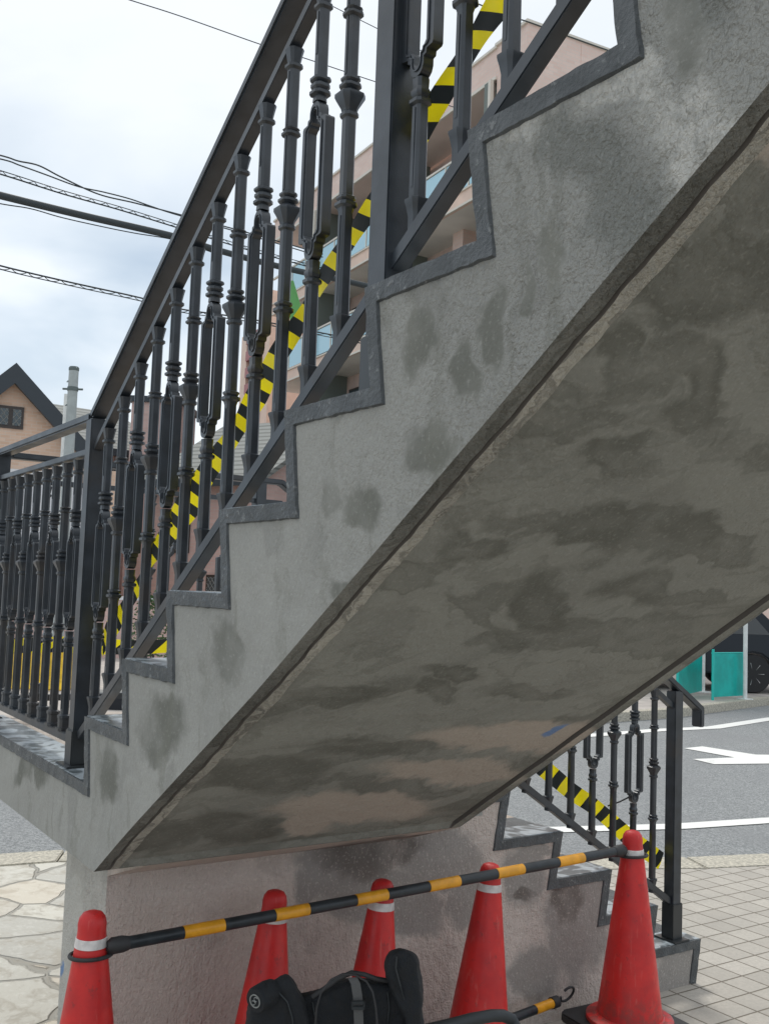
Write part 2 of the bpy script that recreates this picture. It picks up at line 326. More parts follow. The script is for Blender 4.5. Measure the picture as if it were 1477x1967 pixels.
M['fabric'] = simple('black_padded_fabric', (.010, .012, .015), .8, nscale=60, namt=.4, bumps=(230, .7, .003))
M['strap'] = simple('grey_webbing', (.10, .10, .10), .8, bumps=(200, .5, .002))
M['grip'] = simple('dark_foam_grip', (.025, .03, .034), .5, bumps=(120, .3, .002))
M['emblem'] = simple('silver_emblem', (.24, .25, .24), .35)
M['teal'] = simple('teal_panel', (.0, .42, .37), .35, nscale=4, namt=.15)
M['teal2'] = simple('pale_teal_panel', (.02, .50, .44), .35)
M['whitemetal'] = simple('white_painted_post', (.72, .74, .72), .5, nscale=10, namt=.1)
M['carpaint'] = simple('dark_navy_car_paint', (.006, .010, .016), .3, spec=.4)
M['carglass'] = simple('dark_car_glass', (.015, .02, .022), .08, spec=.8)
M['tyre'] = simple('tyre_rubber', (.02, .02, .021), .75)
M['rim'] = simple('alloy_rim', (.5, .5, .5), .3, metal=.7)
M['redlamp'] = simple('red_tail_lamp', (.35, .01, .02), .2)
M['vanpaint'] = simple('white_van_paint', (.75, .76, .77), .3, nscale=3, namt=.05)
def brickmat(name, c1, c2, mortar, sc, axis='XZ', bw=.22, bh=.075):
    m, t, n, l, b = new_mat(name)
    g = objc(t); s = n.new('ShaderNodeSeparateXYZ'); l.new(g, s.inputs[0]); c = n.new('ShaderNodeCombineXYZ')
    l.new(math_(t, 'ADD', s.outputs[0], s.outputs[1]), c.inputs[0]); l.new(s.outputs[2], c.inputs[1])
    br = n.new('ShaderNodeTexBrick'); l.new(c.outputs[0], br.inputs[0])
    br.inputs['Scale'].default_value = sc; br.inputs['Brick Width'].default_value = bw*2; br.inputs['Row Height'].default_value = bh*2; br.inputs['Mortar Size'].default_value = .012
    br.inputs['Color1'].default_value = (*c1, 1); br.inputs['Color2'].default_value = (*c2, 1); br.inputs['Mortar'].default_value = (*mortar, 1)
    k = mixc(t, mrange(t, noise_(t, g, .6, 5).outputs[0], .35, .65, 0, .35), br.outputs[0], tuple(x*.8 for x in c1))
    l.new(k, b.inputs['Base Color']); b.inputs['Roughness'].default_value = .85
    return m
M['brick_pink'] = brickmat('pink_brick_tile', (.80, .60, .52), (.86, .68, .60), (.76, .66, .60), 1.6)
M['brick_orange'] = brickmat('orange_brick', (.66, .45, .32), (.76, .56, .43), (.68, .58, .50), 1.9)
M['brick_rose'] = brickmat('rose_brick', (.58, .40, .36), (.66, .47, .43), (.56, .48, .45), 1.6)
M['balc_soffit'] = simple('painted_balcony_underside', (.80, .78, .72), .8, nscale=1, namt=.06)
M['trimwhite'] = simple('cream_trim', (.72, .68, .60), .6)
M['peach'] = simple('peach_fascia', (.80, .61, .50), .7, nscale=2, namt=.08)
M['balc_wall'] = simple('recessed_wall_mauve', (.72, .56, .50), .8, nscale=1.2, namt=.12)
def mk_glass():
    m, t, n, l, b = new_mat('blue_balcony_glass')
    b.inputs['Base Color'].default_value = (.30, .55, .68, 1); b.inputs['Roughness'].default_value = .15; b.inputs['Specular IOR Level'].default_value = .8
    return m
M['bglass'] = mk_glass(); M['bglass'].node_tree.nodes['Principled BSDF'].inputs['Base Color'].default_value = (.40, .68, .80, 1)
M['greygreen'] = simple('grey_green_partition', (.17, .20, .18), .6)
M['darkwin'] = simple('dark_window_glass', (.06, .08, .09), .12, spec=.8)
M['wframe'] = simple('dark_window_frame', (.05, .04, .035), .5)
M['barge'] = simple('dark_barge_board', (.035, .045, .055), .5)
def mk_roof(name, c):
    m, t, n, l, b = new_mat(name); g = objc(t)
    wv = n.new('ShaderNodeTexWave'); wv.bands_direction = 'Z'; wv.inputs['Scale'].default_value = 1.9; wv.inputs['Distortion'].default_value = .4; l.new(g, wv.inputs[0])
    k = mixc(t, mrange(t, wv.outputs[0], .15, .4), tuple(x*.5 for x in c), c)
    k = mixc(t, mrange(t, noise_(t, g, 3, 4).outputs[0], .4, .6, 0, .3), k, tuple(x*.75 for x in c))
    l.new(k, b.inputs['Base Color']); b.inputs['Roughness'].default_value = .8
    return m
M['roof'] = mk_roof('grey_slate_roof', (.26, .27, .255))
M['plaster_white'] = simple('white_render', (.70, .71, .73), .8, nscale=1.5, namt=.06)
M['maroon'] = simple('maroon_louvre', (.42, .18, .18), .6)
M['concrete_pole'] = simple('concrete_pole', (.38, .42, .42), .7, nscale=8, namt=.1)
M['pole_cap'] = simple('pole_cap_dark', (.12, .15, .15), .7)
M['cable'] = simple('cable_rubber', (.035, .045, .05), .6)
M['yellowguard'] = simple('yellow_guard_plastic', (.80, .52, .03), .5, nscale=8, namt=.2)
def mk_leaf():
    m, t, n, l, b = new_mat('shrub_leaves')
    oi = noise_(t, objc(t), 9, 3)
    l.new(mixc(t, mrange(t, oi.outputs[0], .35, .65), (.03, .07, .025), (.08, .15, .05)), b.inputs['Base Color']); b.inputs['Roughness'].default_value = .6
    return m
M['leaf'] = mk_leaf()

# ------------------------------------------------------------ object helpers
def tag(o, label, cat, group=None, kind=None):
    if label: o['label'] = label
    if cat: o['category'] = cat
    if group: o['group'] = group
    if kind: o['kind'] = kind
    return o
def empty(name, loc=(0, 0, 0), rot=None):
    o = bpy.data.objects.new(name, None); C.objects.link(o); o.location = loc; o.empty_display_size = .1
    if rot is not None: o.rotation_euler = rot
    return o
class MB:
    def __init__(s): s.v = []; s.f = []; s.m = []
    def add(s, vs, fs, mi=0):
        k = len(s.v); s.v += [tuple(v) for v in vs]; s.f += [tuple(k+i for i in f) for f in fs]; s.m += [mi]*len(fs); return s
    def quad(s, a, b, c, d, mi=0): return s.add([a, b, c, d], [(0, 1, 2, 3)], mi)
    def box(s, a, b, mi=0, M_=None):
        x0, y0, z0 = a; x1, y1, z1 = b
        vs = [Vector(q) for q in ((x0, y0, z0), (x1, y0, z0), (x1, y1, z0), (x0, y1, z0), (x0, y0, z1), (x1, y0, z1), (x1, y1, z1), (x0, y1, z1))]
        if M_: vs = [M_ @ v for v in vs]
        return s.add(vs, [(0, 3, 2, 1), (4, 5, 6, 7), (0, 1, 5, 4), (1, 2, 6, 5), (2, 3, 7, 6), (3, 0, 4, 7)], mi)
    def prism(s, pts, fn, a, b, mi=0):
        "closed 2D outline extruded between a and b; fn(u,v,w)->xyz"
        n = len(pts); s.add([fn(u, v, a) for u, v in pts]+[fn(u, v, b) for u, v in pts],
            [tuple(range(n)), tuple(range(2*n-1, n-1, -1))]+[(i, i+n, (i+1) % n+n, (i+1) % n) for i in range(n)], mi); return s
    def tube(s, pts, r, seg=8, mi=0, cap=True):
        pts = [Vector(p) for p in pts]; rings = []; rr = r if isinstance(r, (list, tuple)) else [r]*len(pts)
        ref = Vector((0, 0, 1))
        for i, p in enumerate(pts):
            d = (pts[min(i+1, len(pts)-1)]-pts[max(i-1, 0)]).normalized()
            up = ref if abs(d.dot(ref)) < .95 else Vector((1, 0, 0))
            a = d.cross(up).normalized(); b = a.cross(d)
            rings.append([p+(a*math.cos(2*math.pi*j/seg)+b*math.sin(2*math.pi*j/seg))*rr[i] for j in range(seg)])
        vs = [v for r_ in rings for v in r_]; fs = []
        for i in range(len(pts)-1):
            for j in range(seg): fs.append((i*seg+j, i*seg+(j+1) % seg, (i+1)*seg+(j+1) % seg, (i+1)*seg+j))
        if cap: fs += [tuple(range(seg-1, -1, -1)), tuple((len(pts)-1)*seg+j for j in range(seg))]
        return s.add(vs, fs, mi)
    def lathe(s, prof, seg=32, mi=0, c=(0, 0, 0), cap=True, M_=None):
        vs = []; n = len(prof)
        for r, z in prof:
            for j in range(seg):
                a = 2*math.pi*j/seg; v = Vector((c[0]+r*math.cos(a), c[1]+r*math.sin(a), c[2]+z)); vs.append(M_ @ v if M_ else v)
        fs = [(i*seg+j, i*seg+(j+1) % seg, (i+1)*seg+(j+1) % seg, (i+1)*seg+j) for i in range(n-1) for j in range(seg)]
        if cap: fs += [tuple(range(seg-1, -1, -1)), tuple((n-1)*seg+j for j in range(seg))]
        return s.add(vs, fs, mi)
    def build(s, name, mats, parent=None, smooth=None, bevel=0, loc=None, rot=None):
        me = bpy.data.meshes.new(name); me.from_pydata(s.v, [], s.f)
        if not isinstance(mats, (list, tuple)): mats = [mats]
        for m in mats: me.materials.append(m)
        me.polygons.foreach_set('material_index', s.m); me.update()
        bm = bmesh.new(); bm.from_mesh(me); bmesh.ops.remove_doubles(bm, verts=bm.verts, dist=1e-6)
        bmesh.ops.recalc_face_normals(bm, faces=bm.faces)
        if bevel: bmesh.ops.bevel(bm, geom=[e for e in bm.edges if len(e.link_faces) == 2 and e.calc_face_angle(0) > .5], offset=bevel, segments=2, affect='EDGES', clamp_overlap=True)
        if smooth:
            for f in bm.faces: f.smooth = True
            for e in bm.edges:
                if len(e.link_faces) != 2 or e.calc_face_angle(0) > rad(smooth): e.smooth = False
        bm.to_mesh(me); bm.free()
        o = bpy.data.objects.new(name, me); C.objects.link(o)
        if parent: o.parent = parent
        if loc: o.location = loc
        if rot: o.rotation_euler = rot
        return o
def sweep(mb, path, h, w0, w1, fn, mi=0):
    "rectangular bar along a 2D path (top edge given), height h downwards, width w0..w1"
    n = len(path); low = []
    for i in range(n):
        p = Vector(path[i]); ns = []
        for a, b in ((i-1, i), (i, i+1)):
            if 0 <= a and b < n:
                d = (Vector(path[b])-Vector(path[a])).normalized(); ns.append(Vector((d.y, -d.x)))
        if len(ns) == 2:
            m = (ns[0]+ns[1]).normalized(); low.append(p+m*(h/max(.3, m.dot(ns[0]))))
        else: low.append(p+ns[0]*h)
    vs = []
    for i in range(n):
        t_, b_ = path[i], low[i]
        vs += [fn(t_[0], t_[1], w0), fn(t_[0], t_[1], w1), fn(b_[0], b_[1], w1), fn(b_[0], b_[1], w0)]
    fs = [(0, 1, 2, 3), tuple(4*(n-1)+k for k in (3, 2, 1, 0))]
    for i in range(n-1):
        for k in range(4): fs.append((4*i+k, 4*i+(k+1) % 4, 4*i+4+(k+1) % 4, 4*i+4+k))
    mb.add(vs, fs, mi); return mb

# ------------------------------------------------------------ measured dimensions
T, H, O = .27, .1754, .0295
ZG = -1.049
SL = H/T
WD = 1.20
XW = -.147                       # wall plane under the stair and side of the lower flight
HL = .1748
NY = [1.373+.27*j for j in range(6)]     # nosing positions of the lower flight (j=0 landing)

# ------------------------------------------------------------ GROUND
def sheet(name, poly, z, mat, label=None, cat=None, kind='structure'):
    o = MB().add([(x, y, z) for x, y in poly], [tuple(range(len(poly)))]).build(name, mat)
    if o.data.polygons[0].normal.z < 0: o.data.flip_normals()
    tag(o, label, cat, kind=kind); return o
sheet('ground', [(-900, -900), (900, -900), (900, 900), (-900, 900)], ZG-.05, M['ground'])
kerb = [(-6.2, -14), (-4.6, -4), (-3.47, .5), (-3.38, 1.02), (-1.98, 3.46), (-1.58, 4.36), (-1.40, 4.94), (-.9, 7), (.7, 12), (9, 34)]
fark = [(-13, -18), (-9.5, -8), (-7.2, 2), (-6.8, 8), (-6.95, 10.6), (-7.65, 13.6), (-6, 20), (0, 36)]
sheet('road', kerb[::-1]+fark, ZG-.022, M['asphalt'])
def strip(line, d, closed=False):
    out = []
    for i, p in enumerate(line):
        a = Vector(line[max(i-1, 0)]); b = Vector(line[min(i+1, len(line)-1)]); t_ = (b-a).normalized(); out.append((p[0]+t_.y*d, p[1]-t_.x*d))
    return out
kin = strip(kerb, .26)
km = MB()
for i in range(len(kerb)-1):
    n_ = max(1, int((Vector(kerb[i+1])-Vector(kerb[i])).length/.6))
    for j in range(n_):
        a, b = j/n_, (j+1)/n_-.012/max(.3, (Vector(kerb[i+1])-Vector(kerb[i])).length)
        P = [Vector(kerb[i]).lerp(Vector(kerb[i+1]), q) for q in (a, b)]; Q = [Vector(kin[i]).lerp(Vector(kin[i+1]), q) for q in (a, b)]
        km.prism([(P[0].x, P[0].y), (P[1].x, P[1].y), (Q[1].x, Q[1].y), (Q[0].x, Q[0].y)], lambda u, v, w: (u, v, w), ZG-.06, ZG+.004)
tag(km.build('kerb', M['kerb'], bevel=.006), None, None, kind='structure')
# pavement: square pavers right of the stair, crazy paving left of it
sheet('pavement', [(-.43, 1.42)]+[p for p in kin if p[1] > 3]+[(30, 34), (30, -25), (-.43, -25)], ZG, M['pave'])
sheet('stone_paving', [p for p in kin if p[1] < 3]+[(-2.2, 2.75), (-.43, 2.75), (-.43, 1.42), (-.43, -14)], ZG-.004, M['crazy'])
sheet('stone_paving_strip', [(-2.2, 2.75), (kin[4][0], kin[4][1]), (-.43, 3.6), (-.43, 2.75)], ZG-.003, M['pave'])
# far pavement with kerb
fin = strip(fark, -.18); fo = strip(fark, -30)
sheet('far_pavement', fin+fo[::-1], ZG+.09, M['sidewalk'])
fk = MB()
for i in range(len(fark)-1):
    fk.prism([fark[i], fark[i+1], fin[i+1], fin[i]], lambda u, v, w: (u, v, w), ZG-.06, ZG+.10)
tag(fk.build('far_kerb', M['kerb'], bevel=.01), None, None, kind='structure')
def line_mark(name, cl, w, label=None):
    a, b = strip(cl, w/2), strip(cl, -w/2)
    m = MB()
    for i in range(len(cl)-1): m.add([(*a[i], ZG-.016), (*a[i+1], ZG-.016), (*b[i+1], ZG-.016), (*b[i], ZG-.016)], [(0, 1, 2, 3)])
    return tag(m.build(name, M['roadpaint']), None, None, kind='structure')
line_mark('road_marking_line', [(-3.0, 3.2), (-2.60, 4.06), (-2.25, 5.1), (-2.08, 5.95), (-1.6, 8), (-.1, 13)], .16)
line_mark('road_marking_edge_line', [(-6.0, 5), (-6.03, 8.2), (-6.08, 9.2), (-6.0, 10.2), (-6.4, 12.0), (-5.6, 17)], .20)
sheet('road_marking_arrow', [(-4.88, 8.28), (-4.90, 8.62), (-4.26, 8.70), (-3.6, 10.1), (-3.2, 9.6), (-3.80, 8.34), (-4.01, 7.70), (-4.32, 7.75), (-4.22, 8.29)], ZG-.016, M['roadpaint'])

# ------------------------------------------------------------ STAIRCASE (one monolithic thing)
stair = empty('concrete_staircase', (0, 0, 0))
tag(stair, 'grey cement staircase in two flights with stained soffit and dark grey stepped edges', 'staircase')
NST = 14
def near_sof(x):
    pts = [(.13, -.205), (.351, -.06), (1.019, .354), (1.693, .80), (2.08, 1.062), (4.2, 2.49)]
    for a, b in zip(pts, pts[1:]):
        if x <= b[0]: return a[1]+(b[1]-a[1])*(x-a[0])/(b[0]-a[0])
    return 2.49
def far_sof(x): return .65*x-.2895
XE = NST*T+O
top = []
for k in range(NST):
    top += [(k*T+O, k*H), (k*T, (k+1)*H)]
top += [(XE, NST*H)]
def profile(sof):
    bot = [(XE, sof(XE))]+[(x/10, sof(x/10)) for x in range(int(XE*10), 1, -1)]+[(.13, -.205), (O, -.205)]
    return top+bot
prof_n, prof_f = profile(near_sof), profile(far_sof)
b = MB(); n_ = len(prof_n)
b.add([(x, 0, z) for x, z in prof_n], [tuple(range(n_))], 0)
b.add([(x, WD, z) for x, z in prof_f], [tuple(range(n_-1, -1, -1))], 0)
for i in range(len(top)-1):
    (x0, z0), (x1, z1) = top[i], top[i+1]
    b.add([(x0, 0, z0), (x1, 0, z1), (x1, WD, z1), (x0, WD, z0)], [(0, 1, 2, 3)], 1 if i % 2 == 0 else 2)
b.build('upper_flight', [M['face'], M['trim'], M['tread']], stair)
# soffit with its edge bands and drip grooves
cols = [(0, 0), (.031, 0), (.0335, .007), (.0375, .007), (.040, 0), (.066, 0), (.072, .012), (1.152, .012), (1.155, .020), (1.160, .020), (1.163, .002), (WD, .002)]
bandm = [0, 1, 1, 1, 2, 3, 3, 1, 1, 1, 3]
xs = [.13]+[.15+i*.0125 for i in range(int((2.4-.15)/.0125)+1)]+[2.5+i*.1 for i in range(int((XE-2.5)/.1)+1)]+[XE]
sb = MB(); vv = []
for x_ in xs:
    for ci, (y, d) in enumerate(cols):
        zz = near_sof(x_)*(1-y/WD)+far_sof(x_)*(y/WD)
        if x_ <= .131: zz = -.205; d = 0
        jj = 0
        if 0 < ci < 7: jj = .007*noise.noise(Vector((x_*5, (ci//5)*3.1, 0)))+.004*noise.noise(Vector((x_*24, (ci//5)*1.7, 3)))+.0015*noise.noise(Vector((x_*60, ci*1.7, 3)))
        if ci >= 7 and ci < 11: jj = .003*noise.noise(Vector((x_*8, 5, 1)))
        vv.append((x_, y+jj, zz+d))
nc = len(cols)
for j in range(nc-1):
    fs = [(i*nc+j, i*nc+j+1, (i+1)*nc+j+1, (i+1)*nc+j) for i in range(len(xs)-1)]
    mi = bandm[j]
    sb.add(vv, fs, mi)
sb.build('soffit', [M['band_dark'], M['groove'], M['band_tan'], M['soffit']], stair)
# front lip closing the soffit recess where the flight springs
MB().add([(.13, 0, -.205), (.13, WD, -.205), (O, WD, -.205), (O, 0, -.205)], [(0, 1, 2, 3)]).build('springing_underside', M['soffit'], stair)
# landing slab
LX = -1.45
b = MB(); b.box((LX, 0, -.205), (O, NY[0], 0), 0)
lo = b.build('landing', [M['face'], M['tread']], stair)
for p_ in lo.data.polygons:
    if p_.normal.z > .9: p_.material_index = 1
# support wall (carries the landing and the lower flight)
b = MB()
ysl = NY[5]-O
low_prof = [(.10, ZG-.02), (.10, -.205), (NY[0]-O, -.205)]
lp = []
for j in range(5): lp += [(NY[j]-O, -(j)*HL if j else -.205), (NY[j]-O, -(j+1)*HL), (NY[j+1], -(j+1)*HL)]
wallp = [(.135, ZG-.02), (.135, -.205), (NY[0]-O, -.205)]
for j in range(5): wallp += [(NY[j]-O, -(j+1)*HL), (NY[j+1], -(j+1)*HL)]
wallp += [(NY[5]-O, ZG-.02)]
b.prism(wallp, lambda u, v, w: (w, u, v), XW, -.42)
wo_ = b.build('support_wall', [M['wall'], M['trim']], stair)
for p_ in wo_.data.polygons:
    if (p_.normal.z > .9 or p_.normal.y > .9) and p_.center.y > 1.2: p_.material_index = 1
b = MB(); b.prism([(.128, -.2065), (XW+.001, -.2065), (XW+.001, -.300)], lambda u, v, w: (u, w, v), .135, WD)
b.build('junction_fillet', M['wall'], stair)
# pier nose with a chamfer at the near end of the wall
b = MB(); b.prism([(-.42, .135), (-.42, .10), (-.242, .10), (XW, .135)], lambda u, v, w: (u, v, w), ZG-.02, -.206)
b.build('wall_end_nose', M['nose'], stair)
# rest of the lower flight (sloping slab)
b = MB()
for_low = [(NY[0]-O, -.205)]
for j in range(5): for_low += [(NY[j]-O, -(j+1)*HL), (NY[j+1], -(j+1)*HL)]
for_low += [(NY[5]-O, ZG-.02), (NY[4]-.05, ZG-.02), (NY[0]+.02, -.42), (NY[0]-O, -.36)]
b.prism(for_low, lambda u, v, w: (w, u, v), -.421, LX)
lf = b.build('lower_flight', [M['face'], M['tread'], M['trim']], stair)
for p_ in lf.data.polygons:
    if p_.normal.z > .9: p_.material_index = 1
    elif p_.normal.y > .9: p_.material_index = 2

def ribbon(outline, w, fn, proud, name, parent, step=.014, jit=.0022, seed=0):
    """stepped painted edge band: outline is an open 2D polyline, body on the right-hand side"""
    n = len(outline); inner = []
    for i in range(n):
        p = Vector(outline[i]); ns = []
        for a, b_ in ((i-1, i), (i, i+1)):
            if 0 <= a and b_ < n:
                d = (Vector(outline[b_])-Vector(outline[a])).normalized(); ns.append(Vector((d.y, -d.x)))
        if len(ns) == 2:
            m = (ns[0]+ns[1]); m = m/(1+ns[0].dot(ns[1])); inner.append(p+m*w)
        else: inner.append(p+ns[0]*w)
    b = MB(); po, pi_ = [], []
    for i in range(n-1):
        k = max(1, int((Vector(outline[i+1])-Vector(outline[i])).length/step))
        for j in range(k+(1 if i == n-2 else 0)):
            q = j/k
            po.append(Vector(outline[i]).lerp(Vector(outline[i+1]), q))
            v = Vector(inner[i]).lerp(Vector(inner[i+1]), q)
            nz = noise.noise(Vector((v.x*45, v.y*45, seed)))*jit*1.6+noise.noise(Vector((v.x*160, v.y*160, seed)))*jit*.8
            dirn = (v-po[-1]).normalized(); pi_.append(v+dirn*nz)
    vs = []
    for a, c in zip(po, pi_):
        e = a+(a-c).normalized()*.003
        pr = proud*(1+.5*noise.noise(Vector((a.x*30, a.y*30, seed+2))))
        mid = a.lerp(c, .9)
        vs += [fn(e.x, e.y, .0), fn(e.x, e.y, -pr), fn(mid.x, mid.y, -pr*.95), fn(c.x, c.y, .002)]
    m_ = len(po); fs = []
    for i in range(m_-1):
        for k in range(3): fs.append((4*i+k, 4*i+k+1, 4*i+4+k+1, 4*i+4+k))
    b.add(vs, fs)
    return b.build(name, M['trim'], parent, smooth=50)
upo = [(LX, 0.002), (O, 0.002)]
for k in range(NST): upo += [(k*T, (k+1)*H), ((k+1)*T+O, (k+1)*H)]
ribbon(upo, .0315, lambda u, v, w: (u, w, v), .006, 'stepped_edge_trim', stair)
lpo = [(NY[0]-.22, 0), (NY[0], 0)]
for j in range(5): lpo += [(NY[j]-O, -(j+1)*HL), (NY[j+1], -(j+1)*HL)]
lpo += [(NY[5]-O, ZG)]
ribbon(lpo, .037, lambda u, v, w: (XW-w, u, v), .006, 'stepped_edge_trim', stair, seed=7)
# painted side borders and nosings on the treads
b = MB(); b.box((LX, .001, 0.0005), (O-.002, .135, .004)); b.build('tread_border', M['topcoat'], stair)
for k in range(1, NST+1):
    b = MB(); b.box(((k-1)*T+.002, .001, k*H+.0005), ((k)*T+O-.001, .125, k*H+.004)); b.build('tread_border', M['topcoat'], stair)
for j in range(1, 6):
    b = MB(); b.box((XW-.135, NY[j-1]-O+.001, -j*HL+.0005), (XW-.001, NY[j]-.002, -j*HL+.004)); b.build('tread_border', M['topcoat'], stair)

# ------------------------------------------------------------ RAILINGS
def oct_ring(r, z, ry=None):
    ry = ry or r; c = .60
    return [(r*x, ry*y, z) for x, y in ((-c, -1), (c, -1), (1, -c), (1, c), (c, 1), (-c, 1), (-1, c), (-1, -c))]
def stack(mb, levels):
    vs = []
    for z, r in levels: vs += oct_ring(r, z)
    n = len(levels)
    fs = [(8*i+j, 8*i+(j+1) % 8, 8*i+8+(j+1) % 8, 8*i+8+j) for i in range(n-1) for j in range(8)]
    fs += [tuple(range(7, -1, -1)), tuple(8*(n-1)+j for j in range(8))]
    mb.add(vs, fs)
RS = .0115
def baluster_mesh(kind, drop, rise, top, socle=True):
    """local origin: middle of the base cap; drop = length below it, rise = extra height of the pattern, top = where it ends"""
    m = MB()
    base = [(-drop, .0125), (-.030, .0125), (-.012, .016), (-.004, .0185), (0, .0185), (.003, .0125)]
    if socle: base = [(-drop, .021), (-drop+.008, .021), (-drop+.010, .0165), (-.010, .0165), (-.008, .0185), (0, .0185), (.004, RS)]
    r2, fl, r1 = .222+rise, .433+rise, .596+rise
    if kind == 'collar':
        lv = base+[(r2-.022, RS), (r2-.014, RS*1.2), (r2-.010, .0185), (r2-.004, .0185), (r2, RS*1.15), (r2+.004, .016), (r2+.008, .016), (r2+.011, RS),
              (fl-.050, RS), (fl-.046, .0155), (fl-.040, .0155), (fl-.037, RS*1.1), (fl-.030, .0145), (fl-.010, .0252), (fl-.003, .0252), (fl+.006, .013), (fl+.012, .0185), (fl+.017, .0185), (fl+.020, RS*1.05), (fl+.026, .0165), (fl+.030, .0165), (fl+.033, RS),
              (r1-.012, RS), (r1-.008, .0175), (r1-.003, .0175), (r1, RS*1.1), (r1+.005, .016), (r1+.009, RS), (top-.045, RS), (top-.040, .0165), (top-.034, .0165), (top-.031, RS), (top-.012, RS*1.3), (top, .0175)]
        stack(m, lv)
    else:
        lb, lt = .214+rise, .538+rise
        lv = base+[(lb-.050, RS), (lb-.046, .0165), (lb-.040, .0165), (lb-.036, RS), (lb-.030, .0145), (lb-.024, .0145), (lb-.018, .0115), (lb-.002, .0125)]
        stack(m, lv)
        lv = [(lt, .0125), (lt+.012, .0115), (lt+.015, .0185), (lt+.021, .0185), (lt+.024, RS*1.1), (lt+.030, .017), (lt+.036, .017), (lt+.040, RS*1.1), (lt+.044, .0185), (lt+.049, .0185), (lt+.053, RS),
              (top-.045, RS), (top-.040, .0165), (top-.034, .0165), (top-.031, RS), (top-.012, RS*1.3), (top, .0175)]
        stack(m, lv)
        # the loop: outer and inner outline, top and bottom mirrored
        half_o = [(0, .0), (.009, -.002), (.016, -.008), (.0195, -.018), (.0195, -.030), (.0265, -.032), (.0275, -.040), (.043, -.042), (.0455, -.046)]
        half_i = [(0, -.016), (.004, -.017), (.0075, -.021), (.009, -.027), (.009, -.040), (.0145, -.043), (.0155, -.048), (.0205, -.050), (.0255, -.056)]
        ht = lt-lb
        def full(hf):
            r_ = [(x, lt+z) for x, z in hf]+[(x, lb-z) for x, z in reversed(hf)]
            l_ = [(-x, z) for x, z in reversed(r_)][1:-1]
            return r_+l_
        A, B = full(half_o), full(half_i); n = len(A); D = .0105
        def lay(P, y): return [(x, y, z) for x, z in P]
        m.add(lay(A, -D)+lay(B, -D)+lay(B, D)+lay(A, D), [f for i in range(n) for j in [(i+1) % n] for f in ((i, j, n+j, n+i), (n+i, n+j, 2*n+j, 2*n+i), (2*n+i, 2*n+j, 3*n+j, 3*n+i), (3*n+i, 3*n+j, j, i))])
        # raised bead around the loop face
        for sy in (-1, 1):
            P = [tuple(a[k]*.42+b2[k]*.58 for k in (0, 1)) for a, b2 in zip(A, B)]; Q = [tuple(a[k]*.28+b2[k]*.72 for k in (0, 1)) for a, b2 in zip(A, B)]
            y0, y1 = sy*D, sy*(D+.0022)
            m.add(lay(P, y0)+lay(P, y1)+lay(Q, y1)+lay(Q, y0), [f for i in range(n) for j in [(i+1) % n] for f in ((i, j, n+j, n+i), (n+i, n+j, 2*n+j, 2*n+i), (2*n+i, 2*n+j, 3*n+j, 3*n+i))])
    # flutes standing proud on the shafts
    for a, b_ in ((.02, (.222+rise-.03) if kind == 'collar' else (.214+rise-.055)), (((.433 if kind == 'collar' else .60)+rise+.036), top-.05)):
        if b_-a > .05:
            for sy in (-1, 1): m.box((-.0028, min(sy*RS*.9, sy*(RS+.0016)), a), (.0028, max(sy*RS*.9, sy*(RS+.0016)), b_))
    me_o = m.build('baluster', M['metal'], None, smooth=32)
    me = me_o.data; bpy.data.objects.remove(me_o); return me
def post_box(mb, c, s, z0, z1, sl=None, fn=None):
    mb.box((c[0]-s, c[1]-s, z0), (c[0]+s, c[1]+s, z1))
def put(me, name, parent, loc, rz=0):
    o = bpy.data.objects.new(name, me); C.objects.link(o); o.parent = parent
    o.location = Vector(loc)-Vector(parent.location); o.rotation_euler = (0, 0, rz); return o
YR = .060
f_up = lambda u, v, w: (u, w, v)
mesh_up = {k: baluster_mesh(k, .052, 0, .775, False) for k in ('collar', 'loop')}
mesh_land = {k: baluster_mesh(k, .045, .045, .79, True) for k in ('collar', 'loop')}
mesh_low = {k: baluster_mesh(k, .055, .030, .78, False) for k in ('collar', 'loop')}

# upper flight railing (near side)
XC = -.245                                   # corner post
XM = 1.325                                   # intermediate post
rail = empty('stair_railing', (XC, YR, 0))
tag(rail, 'charcoal metal railing climbing the near side of the upper flight', 'railing')
def loc_fn(root, fn):
    L0 = Vector(root.location); return lambda u, v, w: tuple(Vector(fn(u, v, w))-L0)
fu = loc_fn(rail, f_up)
XT = XE+.2
b = MB(); zt = lambda x, c: SL*x+c
sweep(b, [(XC, 1.21+SL*XC), (XT, zt(XT, 1.21))], .025, .035, .086, fu)
b.build('handrail', M['metal'], rail, bevel=.005, smooth=40)
b = MB(); sweep(b, [(XC+.02, zt(XC+.02, 1.098)), (XT, zt(XT, 1.098))], .020, .046, .074, fu); b.build('top_rail', M['metal'], rail, bevel=.0015)
b = MB(); sweep(b, [(XC+.03, zt(XC+.03, .245)), (XT, zt(XT, .245))], .026, .043, .074, fu); b.build('bottom_rail', M['metal'], rail, bevel=.002)
